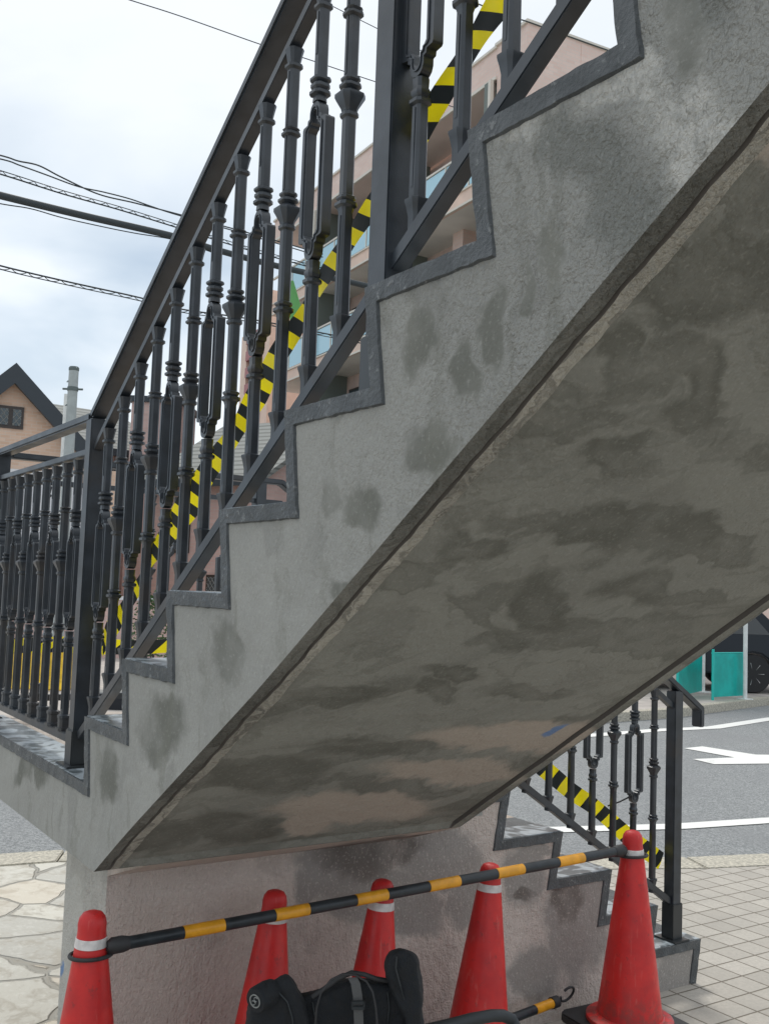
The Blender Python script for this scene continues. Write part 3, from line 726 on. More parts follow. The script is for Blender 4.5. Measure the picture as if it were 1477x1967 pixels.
def post(root, c, z0, z1, s=.0255, sleeve=.105, ss=.031, plate=True):
    L0 = Vector(root.location); b = MB(); b.box((c[0]-s-L0.x, c[1]-s-L0.y, z0-L0.z), (c[0]+s-L0.x, c[1]+s-L0.y, z1-L0.z))
    p = b.build('post', M['metal'], root, bevel=.003, smooth=40)
    b = MB(); b.box((c[0]-ss-L0.x, c[1]-ss-L0.y, z0+.004-L0.z), (c[0]+ss-L0.x, c[1]+ss-L0.y, z0+sleeve-L0.z))
    b.build('post_sleeve', M['base_plate'], p, bevel=.003, smooth=40)
    if plate:
        b = MB(); b.box((c[0]-.056-L0.x, c[1]-.048-L0.y, z0-.001-L0.z), (c[0]+.056-L0.x, c[1]+.048-L0.y, z0+.006-L0.z)); b.build('base_plate', M['base_plate'], p, bevel=.002)
    return p
post(rail, (XC, YR), .003, 1.03)
for k, X in enumerate((XM, XM+1.62)):
    tr = (int(X//T)+1)*H
    post(rail, (X, YR), tr+.003, zt(X, 1.19), s=.029, ss=.035)
for i in range(-11, 27):
    X = 1.165+.1175*i
    if X < XC+.06 or any(abs(X-q) < .065 for q in (XM, XM+1.62)): continue
    if X > XM and X < XM+1.62: X += 0.0
    kind = 'collar' if i % 2 == 0 else 'loop'
    if X > XM: kind = 'loop' if i % 2 == 0 else 'collar'
    put(mesh_up[kind], 'baluster', rail, (X, YR, zt(X, .297)))
# landing railing (near side)
lr = empty('landing_railing', (-.85, YR, 0))
tag(lr, 'short level charcoal railing along the near edge of the landing, left of the corner post', 'railing')
fl_ = loc_fn(lr, f_up)
XF = -1.40
b = MB(); sweep(b, [(XF-.03, 1.050), (XC-.004, 1.050)], .025, .0352, .0858, fl_); b.build('handrail', M['metal'], lr, bevel=.005, smooth=40)
b = MB(); sweep(b, [(XF, .945), (XC-.026, .945)], .018, .0465, .0735, fl_); b.build('top_rail', M['metal'], lr, bevel=.0015)
b = MB(); sweep(b, [(XF, .085), (XC-.026, .085)], .024, .0435, .0735, fl_); b.build('bottom_rail', M['metal'], lr, bevel=.002)
for i in range(9):
    X = -.40-.1175*i
    put(mesh_land['loop' if i % 2 == 0 else 'collar'], 'baluster', lr, (X, YR, .130))
post(lr, (XF, YR), .003, 1.03)
# far landing railing (left end of the landing, runs away from the camera) and down the lower flight's far side
fr = empty('far_landing_railing', (XF, .7, 0))
tag(fr, 'charcoal railing on the far left side of the landing, seen through the near balusters', 'railing')
f_y = lambda u, v, w: (w, u, v)
fy = loc_fn(fr, f_y)
YL = 1.30
SLo = HL/.27
pf = [(YR+.03, 1.042), (YL, 1.042), (2.62, 1.042-SLo*(2.62-YL))]
b = MB(); sweep(b, pf, .025, XF-.0255, XF+.0255, fy); b.build('handrail', M['metal'], fr, bevel=.005)
b = MB(); sweep(b, [(YR+.026, .945), (YL, .945), (2.6, .945-SLo*(2.6-YL))], .020, XF-.013, XF+.013, fy); b.build('top_rail', M['metal'], fr)
b = MB(); sweep(b, [(YR+.026, .085), (YL+.05, .085), (2.6, .085-SLo*(2.6-YL-.05))], .024, XF-.015, XF+.015, fy); b.build('bottom_rail', M['metal'], fr)
post(fr, (XF, 1.19), .003, 1.02)
post(fr, (XF, 2.61), -5*HL+.003, .16)
for i, Y in enumerate([.12, .24, .685, .80, .92, 1.04]+[1.38+.1187*q for q in range(10)]):
    kk = 'loop' if i % 2 else 'collar'
    if Y < YL: put(mesh_land[kk], 'baluster', fr, (XF, Y, .130), rad(90))
    else: put(mesh_low[kk], 'baluster', fr, (XF, Y, .150-SLo*(Y-YL-.05)), rad(90))
# lower flight railing (near side)
XL = -.200
lw = empty('lower_flight_railing', (XL, 2.61, -5*HL))
tag(lw, 'charcoal railing of the lower flight at right with its end post by the pavers', 'railing')
fw = loc_fn(lw, f_y)
s_ = .65
b = MB(); sweep(b, [(1.40, 1.895-s_*1.40), (2.775, 1.895-s_*2.775), (2.775, 1.895-s_*2.775-.085)], .026, XL-.026, XL+.026, fw)
b.build('handrail', M['metal'], lw, bevel=.004, smooth=40)
b = MB(); sweep(b, [(1.40, 1.795-s_*1.40), (2.61, 1.795-s_*2.61)], .020, XL-.014, XL+.014, fw); b.build('top_rail', M['metal'], lw)
b = MB(); sweep(b, [(1.36, .985-s_*1.36), (2.61, .985-s_*2.61)], .026, XL-.015, XL+.015, fw); b.build('bottom_rail', M['metal'], lw, bevel=.002)
post(lw, (XL, 2.61), -5*HL+.004, .165, s=.0255, sleeve=.15, ss=.031)
for i in range(10):
    Y = 2.483-.1187*i
    if Y < 1.42: break
    put(mesh_low['collar' if i % 2 == 0 else 'loop'], 'baluster', lw, (XL, Y, 1.006-s_*Y), rad(90))
b = MB(); b.tube([at(1167, 1548, 4.23)-Vector(lw.location), at(1190, 1540, 4.2)-Vector(lw.location), at(1214, 1528, 4.16)-Vector(lw.location)], .0035, 6)
b.build('loose_cable_tie', M['rubber'], lw)

# ------------------------------------------------------------ WARNING TAPES
def tape(name, p0, p1, wv, n_dir, period, shear, label, amp=.006, seed=1, sag=0, twist0=0.0):
    """striped ribbon from p0 to p1 (centre line), width vector wv, slanted yellow/black stripes"""
    p0, p1, wv, nd = Vector(p0), Vector(p1), Vector(wv), Vector(n_dir)
    Ln = (p1-p0).length; d = (p1-p0)/Ln; m = MB(); s = -abs(shear)-.1; k = 0
    def P(s_, u):
        s_ = min(max(s_, 0), Ln)
        wob = amp*math.sin(s_*7+seed)+amp*.6*math.sin(s_*17+seed*2+u*1.5)
        tw = twist0+.16*math.sin(s_*4.3+seed)+.13*math.sin(s_*11.7+seed*3)+.07*math.sin(s_*31+u*3)
        ww = 1+.07*math.sin(s_*9+seed)
        return p0+d*s_+wv*((u-.5)*math.cos(tw)*ww)+nd*(wob+math.sin(tw)*(u-.5)*wv.length)+Vector((0, 0, .004*math.sin(s_*13+seed)-sag*4*(s_/Ln)*(1-s_/Ln)))
    while s < Ln+abs(shear)+.1:
        for q in range(2):
            a, b_ = s+q*period/2, s+(q+1)*period/2
            nu = 4; ns = 3
            for i in range(nu):
                for j in range(ns):
                    u0, u1 = i/nu, (i+1)/nu
                    c = [(a+(b_-a)*j/ns+shear*u0, u0), (a+(b_-a)*(j+1)/ns+shear*u0, u0), (a+(b_-a)*(j+1)/ns+shear*u1, u1), (a+(b_-a)*j/ns+shear*u1, u1)]
                    if all(x[0] <= 0 for x in c) or all(x[0] >= Ln for x in c): continue
                    m.add([P(*x) for x in c], [(0, 1, 2, 3)], q)
        s += period
    o = m.build(name, [M['tape_yellow'], M['tape_black']], None, smooth=60)
    return tag(o, label, 'warning tape')
YT = .10
tape('warning_tape', (-.215, YT, zt(-.215, .497)), (2.9, YT, zt(2.9, .485)), (-.021, 0, .074), (0, 1, 0), .0715, -.068, 'yellow and black striped tape strung diagonally behind the balusters of the upper flight')
tape('warning_tape', (-.245, 1.50, .985-s_*1.50+.12), (-.235, 2.585, .985-s_*2.585+.135), (0, .036, .060), (1, 0, 0), .100, .030, 'yellow and black striped tape sloping down behind the lower flight balusters at right', seed=3)
tape('warning_tape', (-1.355, .12, .285), (-1.355, 1.29, .272), (0, 0, .062), (1, 0, 0), .125, .07, 'yellow and black striped tape strung level along the far side of the landing', seed=5)
b = MB()
b.quad((.845, .112, 1.210), (.868, .114, 1.205), (.900, .120, 1.135), (.872, .112, 1.085))
o = b.build('masking_tape_scrap', M['green_tape']); o.modifiers.new('thin', 'SOLIDIFY').thickness = .0008
tag(o, 'torn scrap of bright green masking tape stuck to the striped tape', 'tape')
# ------------------------------------------------------------ CONES
def make_cone(name='traffic_cone'):
    root = empty(name, (0, 0, 0))
    b = MB(); hw = .185
    b.prism([(-hw+.03, -hw), (hw-.03, -hw), (hw, -hw+.03), (hw, hw-.03), (hw-.03, hw), (-hw+.03, hw), (-hw, hw-.03), (-hw, -hw+.03)], lambda u, v, w: (u, v, w), 0, .030)
    base = b.build('base', M['rubber'], root, bevel=.006, smooth=40)
    b = MB(); b.lathe([(.150, .029), (.155, .034), (.154, .046), (.146, .050), (.122, .052), (.118, .056)], 48); b.build('flange', M['cone'], root, smooth=40)
    b = MB()
    r = lambda z: .1165-(.1165-.034)*(z-.05)/(.615)
    prof = [(r(z), z) for z in (.05, .12, .2, .3, .4, .5, .56, .60, .625, .64)]+[(.036, .652), (.0365, .668), (.033, .684), (.025, .695), (.013, .6995), (.001, .700)]
    b.lathe(prof, 48); b.build('body', M['cone'], root, smooth=50)
    b = MB(); b.lathe([(r(.612)+.0004, .612), (r(.613)+.0016, .613), (r(.635)+.0016, .635), (r(.636)+.0004, .636)], 48, cap=False); b.build('reflective_band', M['white_band'], root, smooth=40)
    return root
def copy_tree(o):
    c = o.copy(); C.objects.link(c)
    for ch in o.children:
        d = ch.copy(); C.objects.link(d); d.parent = c; d.matrix_parent_inverse = ch.matrix_parent_inverse.copy()
    return c
c0 = make_cone()
cones = [
    ((.118, .008), .040, (0, 0), 1.0, 'leftmost red traffic cone in front of the pier, ring of the bar round its neck'),
    ((.045, .535), .001, (-4, 0), 1.0, 'tilted red traffic cone behind the bar, second from the left'),
    ((.087, .885), .001, (-4, 0), 1.0, 'tilted red traffic cone in the middle of the row, behind the black bag'),
    ((.092, 1.318), .001, (-4, 0), 1.0, 'tilted red traffic cone second from the right, against the stained wall'),
    ((.145, 1.985), .058, (0, 0), 1.0, 'rightmost red traffic cone on a stacked base, nearest the pavers'),
]
def place_cone(c, xy, z, tilt, sc, label, rz=0):
    c.location = (xy[0], xy[1], ZG+z+.0015); c.rotation_euler = (rad(tilt[0]), rad(tilt[1]), rz); c.scale = (sc, sc, sc)
    tag(c, label, 'traffic cone', 'red traffic cones in a row under the stair')
for i, (xy, z, tl, sc, lb) in enumerate(cones):
    c = c0 if i == 0 else copy_tree(c0)
    place_cone(c, xy, z, tl, sc, lb, rz=(0, .1, -.05, .05, -.06)[i])
# nested cones under the outer two
c = copy_tree(c0); place_cone(c, (.118, .008), 0, (0, 0), 1, 'lower red cone nested beneath the leftmost cone, only its base showing', .04)
c = copy_tree(c0); place_cone(c, (.145, 1.985), 0.0, (0, 0), 1, 'lower red cone nested beneath the rightmost cone, only its base showing', -.02)

# ------------------------------------------------------------ BARRIER BAR
PA = Vector((.150, .040, -.3935)); PB = Vector((.152, 1.942, -.3525))
bar = empty('barrier_bar', PA); tag(bar, 'black and yellow banded bar hung between the outer two cones', 'barrier bar')
d_ = (PB-PA); Lb = d_.length; d_.normalize()
def bar_pt(y): return PA+d_*((y-PA.y)/d_.y)-PA
segs = [.051, .247, .366, .522, .632, .793, .905, 1.062, 1.182, 1.337, 1.452, 1.610, 1.729, 1.928]
for nm, st, mt, rr_ in (('black_section', 0, 'pole_black', .0165), ('yellow_section', 1, 'pole_yellow', .0172)):
    for i in range(st, len(segs)-1, 2):
        b = MB(); b.tube([bar_pt(segs[i]+.0005), bar_pt(segs[i+1]-.0005)], rr_, 24); b.build(nm, M[mt], bar, smooth=40)
for e_, cc in ((0, (.118, .008)), (1, (.145, 1.985))):
    yy = segs[0] if e_ == 0 else segs[-1]
    b = MB(); zc = PA.z if e_ == 0 else PB.z
    sgn = -1 if e_ == 0 else 1
    a = bar_pt(yy)
    b.tube([a-d_*sgn*.045, a-d_*sgn*.03, a+d_*sgn*.0, a+d_*sgn*.012], [.0175, .021, .021, .012], 16)
    # ring round the cone neck
    cz = -.418 if e_ == 0 else -.377
    cen = Vector((cc[0], cc[1], cz))-PA
    R_ = .052
    ring = [cen+Vector((math.cos(t_)*R_, math.sin(t_)*R_, .004*math.cos(t_))) for t_ in [2*math.pi*i/40 for i in range(41)]]
    b.tube(ring, .0055, 8, cap=False)
    dd = (a-cen); dd.z = 0; dd.normalize()
    b.tube([cen+dd*R_, a+d_*sgn*.008], .007, 8)
    b.build('end_ring', M['rubber'], bar, smooth=50)
# spare bars lying by the wall
def spare(p0, p1, label, ph, ring=True):
    p0, p1 = Vector(p0), Vector(p1); r_ = empty('spare_bar', p0); tag(r_, label, 'barrier bar', 'spare bars lying on the cone bases')
    d = (p1-p0); Ld = d.length; d.normalize(); s = 0; k = ph
    while s < Ld-.001:
        ln = min((.155, .115)[k % 2], Ld-s); b = MB(); b.tube([d*(s+.0004), d*(s+ln-.0004)], (.0165, .0172)[k % 2], 20)
        b.build(('black_section', 'yellow_section')[k % 2], M[('pole_black', 'pole_yellow')[k % 2]], r_, smooth=40); s += ln; k += 1
    if ring:
        b = MB(); b.tube([d*Ld, d*(Ld+.03)], .021, 14)
        c_ = d*(Ld+.085)+Vector((.0, 0, .012)); u = d; w = Vector((0, 0, 1))
        sd_ = d.cross(w).normalized()
        b.tube([c_+(u*math.cos(t_)+(w*.8+sd_*.3)*math.sin(t_))*.034 for t_ in [math.pi+.1+(2*math.pi-.9)*i/24 for i in range(25)]], .0048, 8)
        b.build('end_ring', M['rubber'], r_, smooth=50)
spare((.03, .75, -.972), (-.062, 1.80, -.936), 'spare black and yellow bar lying nearest the wall with a hooked end', 0)
spare((.100, .72, -1.000), (.028, 1.62, -.972), 'spare black and yellow bar lying in front of the other spare bar', 1, False)

# ------------------------------------------------------------ FOLDED STROLLER
st = empty('folded_stroller', (.60, .47, ZG)); tag(st, 'black padded folded stroller with grey strap standing in front of the cones', 'stroller')
def lp(px, py, t): return at(px, py, t)-Vector(st.location)
def soft(name, pts, thick, parent, mat, tdepth, sub=2, nz=.006):
    "padded panel: outline in picture directions at depth t, given real thickness"
    m = MB(); A = [lp(x_, y_, tdepth) for x_, y_ in pts]; B = [lp(x_, y_, tdepth+thick) for x_, y_ in pts]
    c1 = sum(A, Vector())/len(A); c2 = sum(B, Vector())/len(B); n = len(A)
    A2 = [c1+(a-c1)*.86 for a in A]; B2 = [c2+(q-c2)*.86 for q in B]
    mid = [(a+q)/2+((a-c1).normalized()*.004) for a, q in zip(A, B)]
    A1 = [a.lerp(a2, .35)+(a2-c2)*.0 for a, a2 in zip(A, A2)]
    shift = CF*(-thick*.18)
    m.add([v+shift for v in A2]+[v for v in A]+mid+[v for v in B]+[v-shift for v in B2],
          [tuple(range(n))]+[(r*n+i, (r+1)*n+i, (r+1)*n+(i+1) % n, r*n+(i+1) % n) for r in range(4) for i in range(n)]+[tuple(4*n+i for i in range(n-1, -1, -1))])
    o = m.build(name, mat, parent, smooth=80)
    sm = o.modifiers.new('sub', 'SUBSURF'); sm.levels = sub+1; sm.render_levels = sub+1
    tx = bpy.data.textures.new(name+'_folds', 'CLOUDS'); tx.noise_scale = .06
    tx2 = bpy.data.textures.new(name+'_creases', 'CLOUDS'); tx2.noise_scale = .022
    d2 = o.modifiers.new('creases', 'DISPLACE'); d2.texture = tx2; d2.strength = .007; d2.texture_coords = 'GLOBAL'
    dm = o.modifiers.new('folds', 'DISPLACE'); dm.texture = tx; dm.strength = nz*2; dm.texture_coords = 'GLOBAL'
    return o
soft('seat_pad', [(548, 1912), (600, 1908), (640, 1892), (668, 1880), (725, 1882), (770, 1890), (800, 1905), (806, 2050), (815, 2250), (560, 2250), (540, 2050)], .10, st, M['fabric'], 2.38)
soft('shoulder_pad', [(478, 1905), (500, 1893), (530, 1885), (552, 1870), (566, 1888), (576, 1915), (596, 1935), (600, 2060), (590, 2250), (474, 2250), (472, 2000)], .09, st, M['fabric'], 2.33)
soft('head_pad', [(738, 1850), (748, 1832), (766, 1821), (785, 1828), (802, 1840), (808, 1870), (810, 1920), (812, 1980), (818, 2100), (800, 2105), (788, 1990), (770, 1930), (745, 1905)], .08, st, M['fabric'], 2.34)
# seams, zip and buckle
b = MB()
for pl in (((600, 1925, 2.365), (604, 1950, 2.362), (612, 1975, 2.362), (618, 2010, 2.362)), ((745, 1905, 2.365), (748, 1935, 2.362), (744, 1970, 2.362), (742, 2010, 2.362)), ((512, 1900, 2.315), (534, 1905, 2.312), (552, 1925, 2.312), (562, 1955, 2.312), (566, 2000, 2.315)), ((762, 1838, 2.33), (760, 1860, 2.325), (768, 1890, 2.325), (776, 1920, 2.328))):
    b = MB(); b.tube([lp(*q) for q in pl], .0022, 6); b.build('seam_piping', M['grip'], st, smooth=60)
b = MB(); c_ = lp(688, 1936, 2.325); rb_ = Matrix.Translation(c_) @ Matrix((( CR.x, CU.x, -CF.x, 0), (CR.y, CU.y, -CF.y, 0), (CR.z, CU.z, -CF.z, 0), (0, 0, 0, 1)))
b.box((-.015, -.004, -.003), (.015, .004, .003), M_=rb_); b.box((-.015, .010, -.003), (.015, .016, .003), M_=rb_); b.box((-.0155, -.004, -.003), (-.012, .016, .003), M_=rb_); b.box((.012, -.004, -.003), (.0155, .016, .003), M_=rb_)
b.build('buckle', M['grip'], st, bevel=.001)
# side hub with round emblem
hc = lp(492, 1922, 2.285)
hx = (-CR*.55-CF*.83).normalized()
rm = hx.to_track_quat('Z', 'Y').to_matrix().to_4x4(); rm.translation = hc
b = MB(); b.lathe([(.001, -.06), (.026, -.058), (.029, -.04), (.029, -.004), (.026, .002), (.001, .003)], 32, M_=rm); hub = b.build('hub', M['fabric'], st, smooth=50)
b = MB()
def ringm(r0, r1, z0, z1): b.lathe([(r0, z0), (r0, z1), (r1, z1), (r1, z0), (r0, z0)], 32, M_=rm, cap=False)
ringm(.0125, .0150, .002, .0045)
for s_g in (1, -1):
    pts = [Vector((s_g*.0035+s_g*.0055*math.cos(a), .0045*s_g+.0045*math.sin(a)*1.0, .004)) for a in [math.pi*.2+i*math.pi*1.4/8 for i in range(9)]]
    b.tube([rm @ p for p in pts], .0011, 6)
b.build('round_emblem', M['emblem'], hub, smooth=50)
b = MB(); b.tube([lp(x_, y_, t_) for x_, y_, t_ in ((606, 1967, 2.31), (608, 1935, 2.31), (618, 1905, 2.32), (636, 1882, 2.33), (658, 1871, 2.34), (682, 1873, 2.34), (704, 1885, 2.34), (716, 1905, 2.33), (722, 1935, 2.32), (726, 1985, 2.32))], .0026, 8)
b.tube([lp(x_, y_, t_) for x_, y_, t_ in ((600, 1915, 2.36), (622, 1900, 2.36), (650, 1880, 2.36), (676, 1868, 2.36), (700, 1872, 2.36), (722, 1880, 2.36), (745, 1884, 2.37))], .0058, 8)
b.build('cable', M['rubber'], st, smooth=50)
b = MB()
P = [(668, 1878, 2.345), (674, 1890, 2.338), (678, 1915, 2.334), (680, 1960, 2.334), (684, 2080, 2.334)]
for (x0, y0, t0), (x1, y1, t1) in zip(P, P[1:]): b.quad(lp(x0, y0, t0), lp(x0+18, y0-1, t0), lp(x1+18, y1-1, t1), lp(x1, y1, t1))
o = b.build('strap', M['strap'], st); o.modifiers.new('thin', 'SOLIDIFY').thickness = .003
b = MB(); b.tube([lp(x_, y_, t_) for x_, y_, t_ in ((560, 2080, 2.30), (700, 2010, 2.33), (810, 1982, 2.36), (868, 1968, 2.40), (905, 1958, 2.43), (945, 1951, 2.46), (966, 1951, 2.48), (982, 1958, 2.49), (992, 1975, 2.49), (996, 2010, 2.47), (990, 2120, 2.40))], .0145, 16)
b.build('handle_tube', M['grip'], st, smooth=60)
for px_ in (560, 770):
    w0 = lp(px_, 2440, 2.42); w0.z = .085
    b = MB(); rm2 = Vector((CR.x, CR.y, 0)).normalized().to_track_quat('Z', 'Y').to_matrix().to_4x4(); rm2.translation = w0
    b.lathe([(.02, -.02), (.07, -.018), (.085, -.01), (.085, .01), (.07, .018), (.02, .02)], 28, M_=rm2); b.build('wheel', M['tyre'], st, smooth=50)
    b = MB(); b.tube([w0, lp(px_+10, 2200, 2.42)], .012, 10); b.build('leg_tube', M['grip'], st, smooth=50)

# ------------------------------------------------------------ FAR THINGS AT ROAD LEVEL
ZF = ZG+.09
def gpt(px, py, z=ZF):
    d = CR*((px-CX)/F)-CU*((py-CY)/F)+CF; t = (z-CAMP.z)/d.z; return CAMP+d*t
def teal_panel(px0, px1, py0, py1, ptop, label, sc=1):
    a, c = gpt(px0, py0), gpt(px1, py1); r_ = empty('notice_panel', a); tag(r_, label, 'panel', 'teal panels at the car park edge')
    d = c-a; d.z = 0; n = Vector((d.y, -d.x, 0)).normalized(); h = ptop
    b = MB()
    for o_, th in ((0, .02),):
        q = [Vector((0, 0, .05)), d+Vector((0, 0, .05)), d+Vector((0, 0, h)), Vector((0, 0, h))]
        vs = [v for v in q]+[v+n*th for v in q]
        b.add(vs, [(0, 1, 2, 3), (7, 6, 5, 4), (0, 4, 5, 1), (1, 5, 6, 2), (2, 6, 7, 3), (3, 7, 4, 0)])
    b.build('board', M['teal'], r_)
    b = MB(); b.tube([Vector((0, 0, 0)), Vector((0, 0, h+.07))], .022, 10); b.build('edge_tube', M['teal2'], r_, smooth=50)
    b = MB(); b.box((-.02, -.02, h), (.02, .02, h+.02)); b.tube([Vector((0, 0, h+.01)), d+Vector((0, 0, h+.01))], .012, 8); b.build('top_tube', M['teal2'], r_, smooth=50)
    b = MB(); q = d*.72+Vector((0, 0, .10))-n*.004; u = d*.26
    b.add([q, q+u, q+u+Vector((0, 0, h-.14)), q+Vector((0, 0, h-.14))], [(0, 1, 2, 3)]); o = b.build('pale_sheet', M['teal2'], r_); o.modifiers.new('t', 'SOLIDIFY').thickness = .003
    return r_
teal_panel(1368, 1426, 1345, 1342, .72, 'teal panel with a paler strip beside the white post, in front of the dark car')
teal_panel(1300, 1345, 1343, 1333, .75, 'teal panel partly hidden behind the lower handrail end')
def wpost(px, py, h, r, label):
    g_ = gpt(px, py); r_ = empty('white_post', g_); tag(r_, label, 'post')
    b = MB(); b.tube([(0, 0, 0), (0, 0, h)], r, 12); b.build('shaft', M['whitemetal'], r_, smooth=50)
    b = MB(); b.box((-.09, -.09, -.0), (.09, .09, .02)); b.build('foot_plate', M['whitemetal'], r_, bevel=.004)
wpost(1430, 1344, 3.2, .034, 'tall white post at the right edge, in front of the dark car wheel')
wpost(1350, 1330, 3.0, .028, 'thinner white post between the two teal panels')

def wheel(root, c, r, w, ax, M2=None):
    q = Vector(ax).to_track_quat('Z', 'Y').to_matrix().to_4x4(); q.translation = Vector(c)
    b = MB(); b.lathe([(r*.62, -w/2), (r*.93, -w/2), (r, -w*.3), (r, w*.3), (r*.93, w/2), (r*.62, w/2)], 40, M_=q); t_ = b.build('wheel', M['tyre'], root, smooth=50)
    b = MB(); b.lathe([(r*.62, -w*.35), (r*.62, w*.48), (r*.58, w*.50), (r*.56, w*.2), (r*.56, -w*.35)], 40, M_=q, cap=False)
    for k in range(7):
        a = 2*math.pi*k/7
        for z_ in (1,): b.tube([q @ Vector((math.cos(a)*r*.1, math.sin(a)*r*.1, w*.42)), q @ Vector((math.cos(a)*r*.58, math.sin(a)*r*.58, w*.44))], r*.045, 6)
    b.lathe([(r*.001, w*.4), (r*.13, w*.42), (r*.13, w*.46), (r*.001, w*.48)], 20, M_=q)
    b.build('rim', M['rim'], t_, smooth=50)
def car(name, loc, heading, paint, label, L_=4.3, Wd=1.75, Ht=1.5, cat='car', van=False):
    r_ = empty(name, loc, (0, 0, heading)); tag(r_, label, cat)
    if van: side = [(0, .35), (0, 1.0), (.12, 1.25), (.55, 1.85), (L_-.1, 1.9), (L_, 1.2), (L_, .35)]
    else: side = [(0, .32), (0, .72), (.18, .86), (1.05, .98), (1.75, Ht-.05), (2.3, Ht), (3.3, Ht-.03), (4.05, .98), (L_-.05, .92), (L_, .6), (L_, .32)]
    rw = .33; wx = (.82, L_-.85)
    low = []
    for cx_ in reversed(wx):
        low += [(cx_+rw*1.12*math.cos(a), .32+rw*1.12*max(0, math.sin(a))) for a in [i*math.pi/8 for i in range(9)]]
    outl = side+[(L_, .22)]+low+[(0, .22)]
    # tumblehome: narrow the roof
    b = MB(); n = len(outl)
    def yw(z): return Wd/2*(1-.16*max(0, (z-.9))/.6)
    vs = [(x_, -yw(z_), z_) for x_, z_ in outl]+[(x_, yw(z_), z_) for x_, z_ in outl]
    b.add(vs, [tuple(range(n)), tuple(range(2*n-1, n-1, -1))]+[(i, i+n, (i+1) % n+n, (i+1) % n) for i in range(n)])
    b.build('body', paint, r_, bevel=.03, smooth=60)
    if van: win = [(.6, 1.15), (.75, 1.7), (L_-.3, 1.72), (L_-.25, 1.15)]
    else: win = [(1.28, 1.0), (1.85, Ht-.10), (3.2, Ht-.09), (3.75, 1.0)]
    for s1 in (-1, 1):
        for u0, u1 in ((0, .47), (.53, 1)):
            q = [Vector(win[0]).lerp(Vector(win[3]), u0), Vector(win[1]).lerp(Vector(win[2]), u0), Vector(win[1]).lerp(Vector(win[2]), u1), Vector(win[0]).lerp(Vector(win[3]), u1)]
            b = MB(); b.add([(v.x, s1*(yw(v.y)+.008), v.y) for v in q], [(0, 1, 2, 3)]); b.build('side_window', M['carglass'], r_)
    for x_ in wx:
        for s1 in (-1, 1): wheel(r_, (x_, s1*(Wd/2-.09), rw), rw, .2, (0, s1, 0))
    b = MB(); b.box((L_-.03, -Wd/2+.05, .78), (L_+.01, -Wd/2+.3, .9)); b.box((L_-.03, Wd/2-.3, .78), (L_+.01, Wd/2-.05, .9)); b.build('tail_lamp', M['redlamp'], r_, bevel=.01)
    b = MB(); b.box((-.012, -Wd/2+.1, .62), (.03, -Wd/2+.42, .74)); b.box((-.012, Wd/2-.42, .62), (.03, Wd/2-.1, .74)); b.build('headlight', M['emblem'], r_, bevel=.01)
    return r_
# dark car: its wheel shows at the right edge
wp = gpt(1429, 1332); hd = math.atan2(CR.y, CR.x)
hh_ = Vector((math.cos(hd), math.sin(hd), 0)); sd2 = Vector((-hh_.y, hh_.x, 0))
car('parked_car', wp-hh_*3.30+sd2*.9, hd, M['carpaint'], 'dark navy car parked behind the teal panels at right', Ht=1.75)
# plain box for an unidentified low dark shape across the road
wp = gpt(228, 1378, ZG-.02)
r_ = empty('low_dark_box', wp, (0, 0, hd)); tag(r_, 'low dark box on the road edge, seen under the stair railing at left', 'planter')
b = MB(); b.prism([(-.45, 0), (.45, 0), (.5, .30), (-.5, .30)], lambda u, v, w: (u, w, v), -.2, .2); b.build('trough', M['carpaint'], r_, bevel=.02, smooth=40)
b = MB(); b.box((-.43, -.16, .29), (.43, .16, .305)); b.build('box_top', M['ground'], r_)

# yellow guard
g_ = gpt(-30, 1318, ZF); r_ = empty('yellow_barrier', g_); tag(r_, 'yellow plastic barrier beyond the landing railing at far left', 'barrier')
r_.rotation_euler = (0, 0, hd)
for k in range(2):
    b = MB(); b.prism([(-.25, 0), (.25, 0), (.12, .12), (.08, .62), (-.08, .62), (-.12, .12)], lambda u, v, w: (w, u, v), .02+k*.62, .60+k*.62); b.build('barrier_block', M['yellowguard'], r_, bevel=.02, smooth=40)

# ------------------------------------------------------------ FAR BUILDINGS
def frame_from(px, t, dirpx):
    "empty on the ground at the direction px, depth t, local x towards the vanishing direction dirpx"
    p = at(px, 1130, t); p.z = ZF
    d = CR*((dirpx-CX)/F)-CU*0+CF; d.z = 0
    return p, math.atan2(d.y, d.x)
def localroot(name, loc, rz, label, cat='building', group=None):
    r_ = empty(name, loc, (0, 0, rz)); return tag(r_, label, cat, group)

# -- the large pink apartment block
pc, az = frame_from(985, 24.5, -320)
ap = localroot('apartment_building', pc, az, 'tall pink brick apartment block with blue glass balconies behind the upper flight')
# local +x runs away along the balcony front, local -y ... sign of inward direction
yin = -1   # inward (away from camera) is local -y
EYE = CAMP.z-ZF
LV = [EYE+h_ for h_ in (-1.5+.0, 1.75, 4.7, 7.65, 10.55, 13.5)]   # underside of each balcony fascia
TOPZ = EYE+14.3; LEN = 16.5; DEP = 11.0; REC = 1.5
b = MB(); b.box((0, yin*DEP, 0), (LEN, yin*REC, TOPZ-.9)); b.build('wall', M['balc_wall'], ap)
b = MB(); b.box((-.01, yin*DEP-.01, 0), (1.3, 0, TOPZ+.05)); b.box((-.02, yin*DEP-.02, TOPZ-1.2), (LEN, yin*(REC+.2), TOPZ)); b.build('brick_gable', M['brick_pink'], ap)
b = MB(); b.box((1.301, yin*REC+.0, LV[5]), (LEN, 0, TOPZ)); b.build('parapet', M['brick_pink'], ap)
b = MB(); b.box((-.06, yin*DEP-.06, TOPZ+.05), (1.36, .06, TOPZ+.13)); b.box((1.30, yin*.3, TOPZ+.0), (LEN+.05, .06, TOPZ+.07)); b.box((1.30, -.02, LV[5]-.05), (LEN, .05, LV[5]+.03)); b.build('coping', M['trimwhite'], ap)
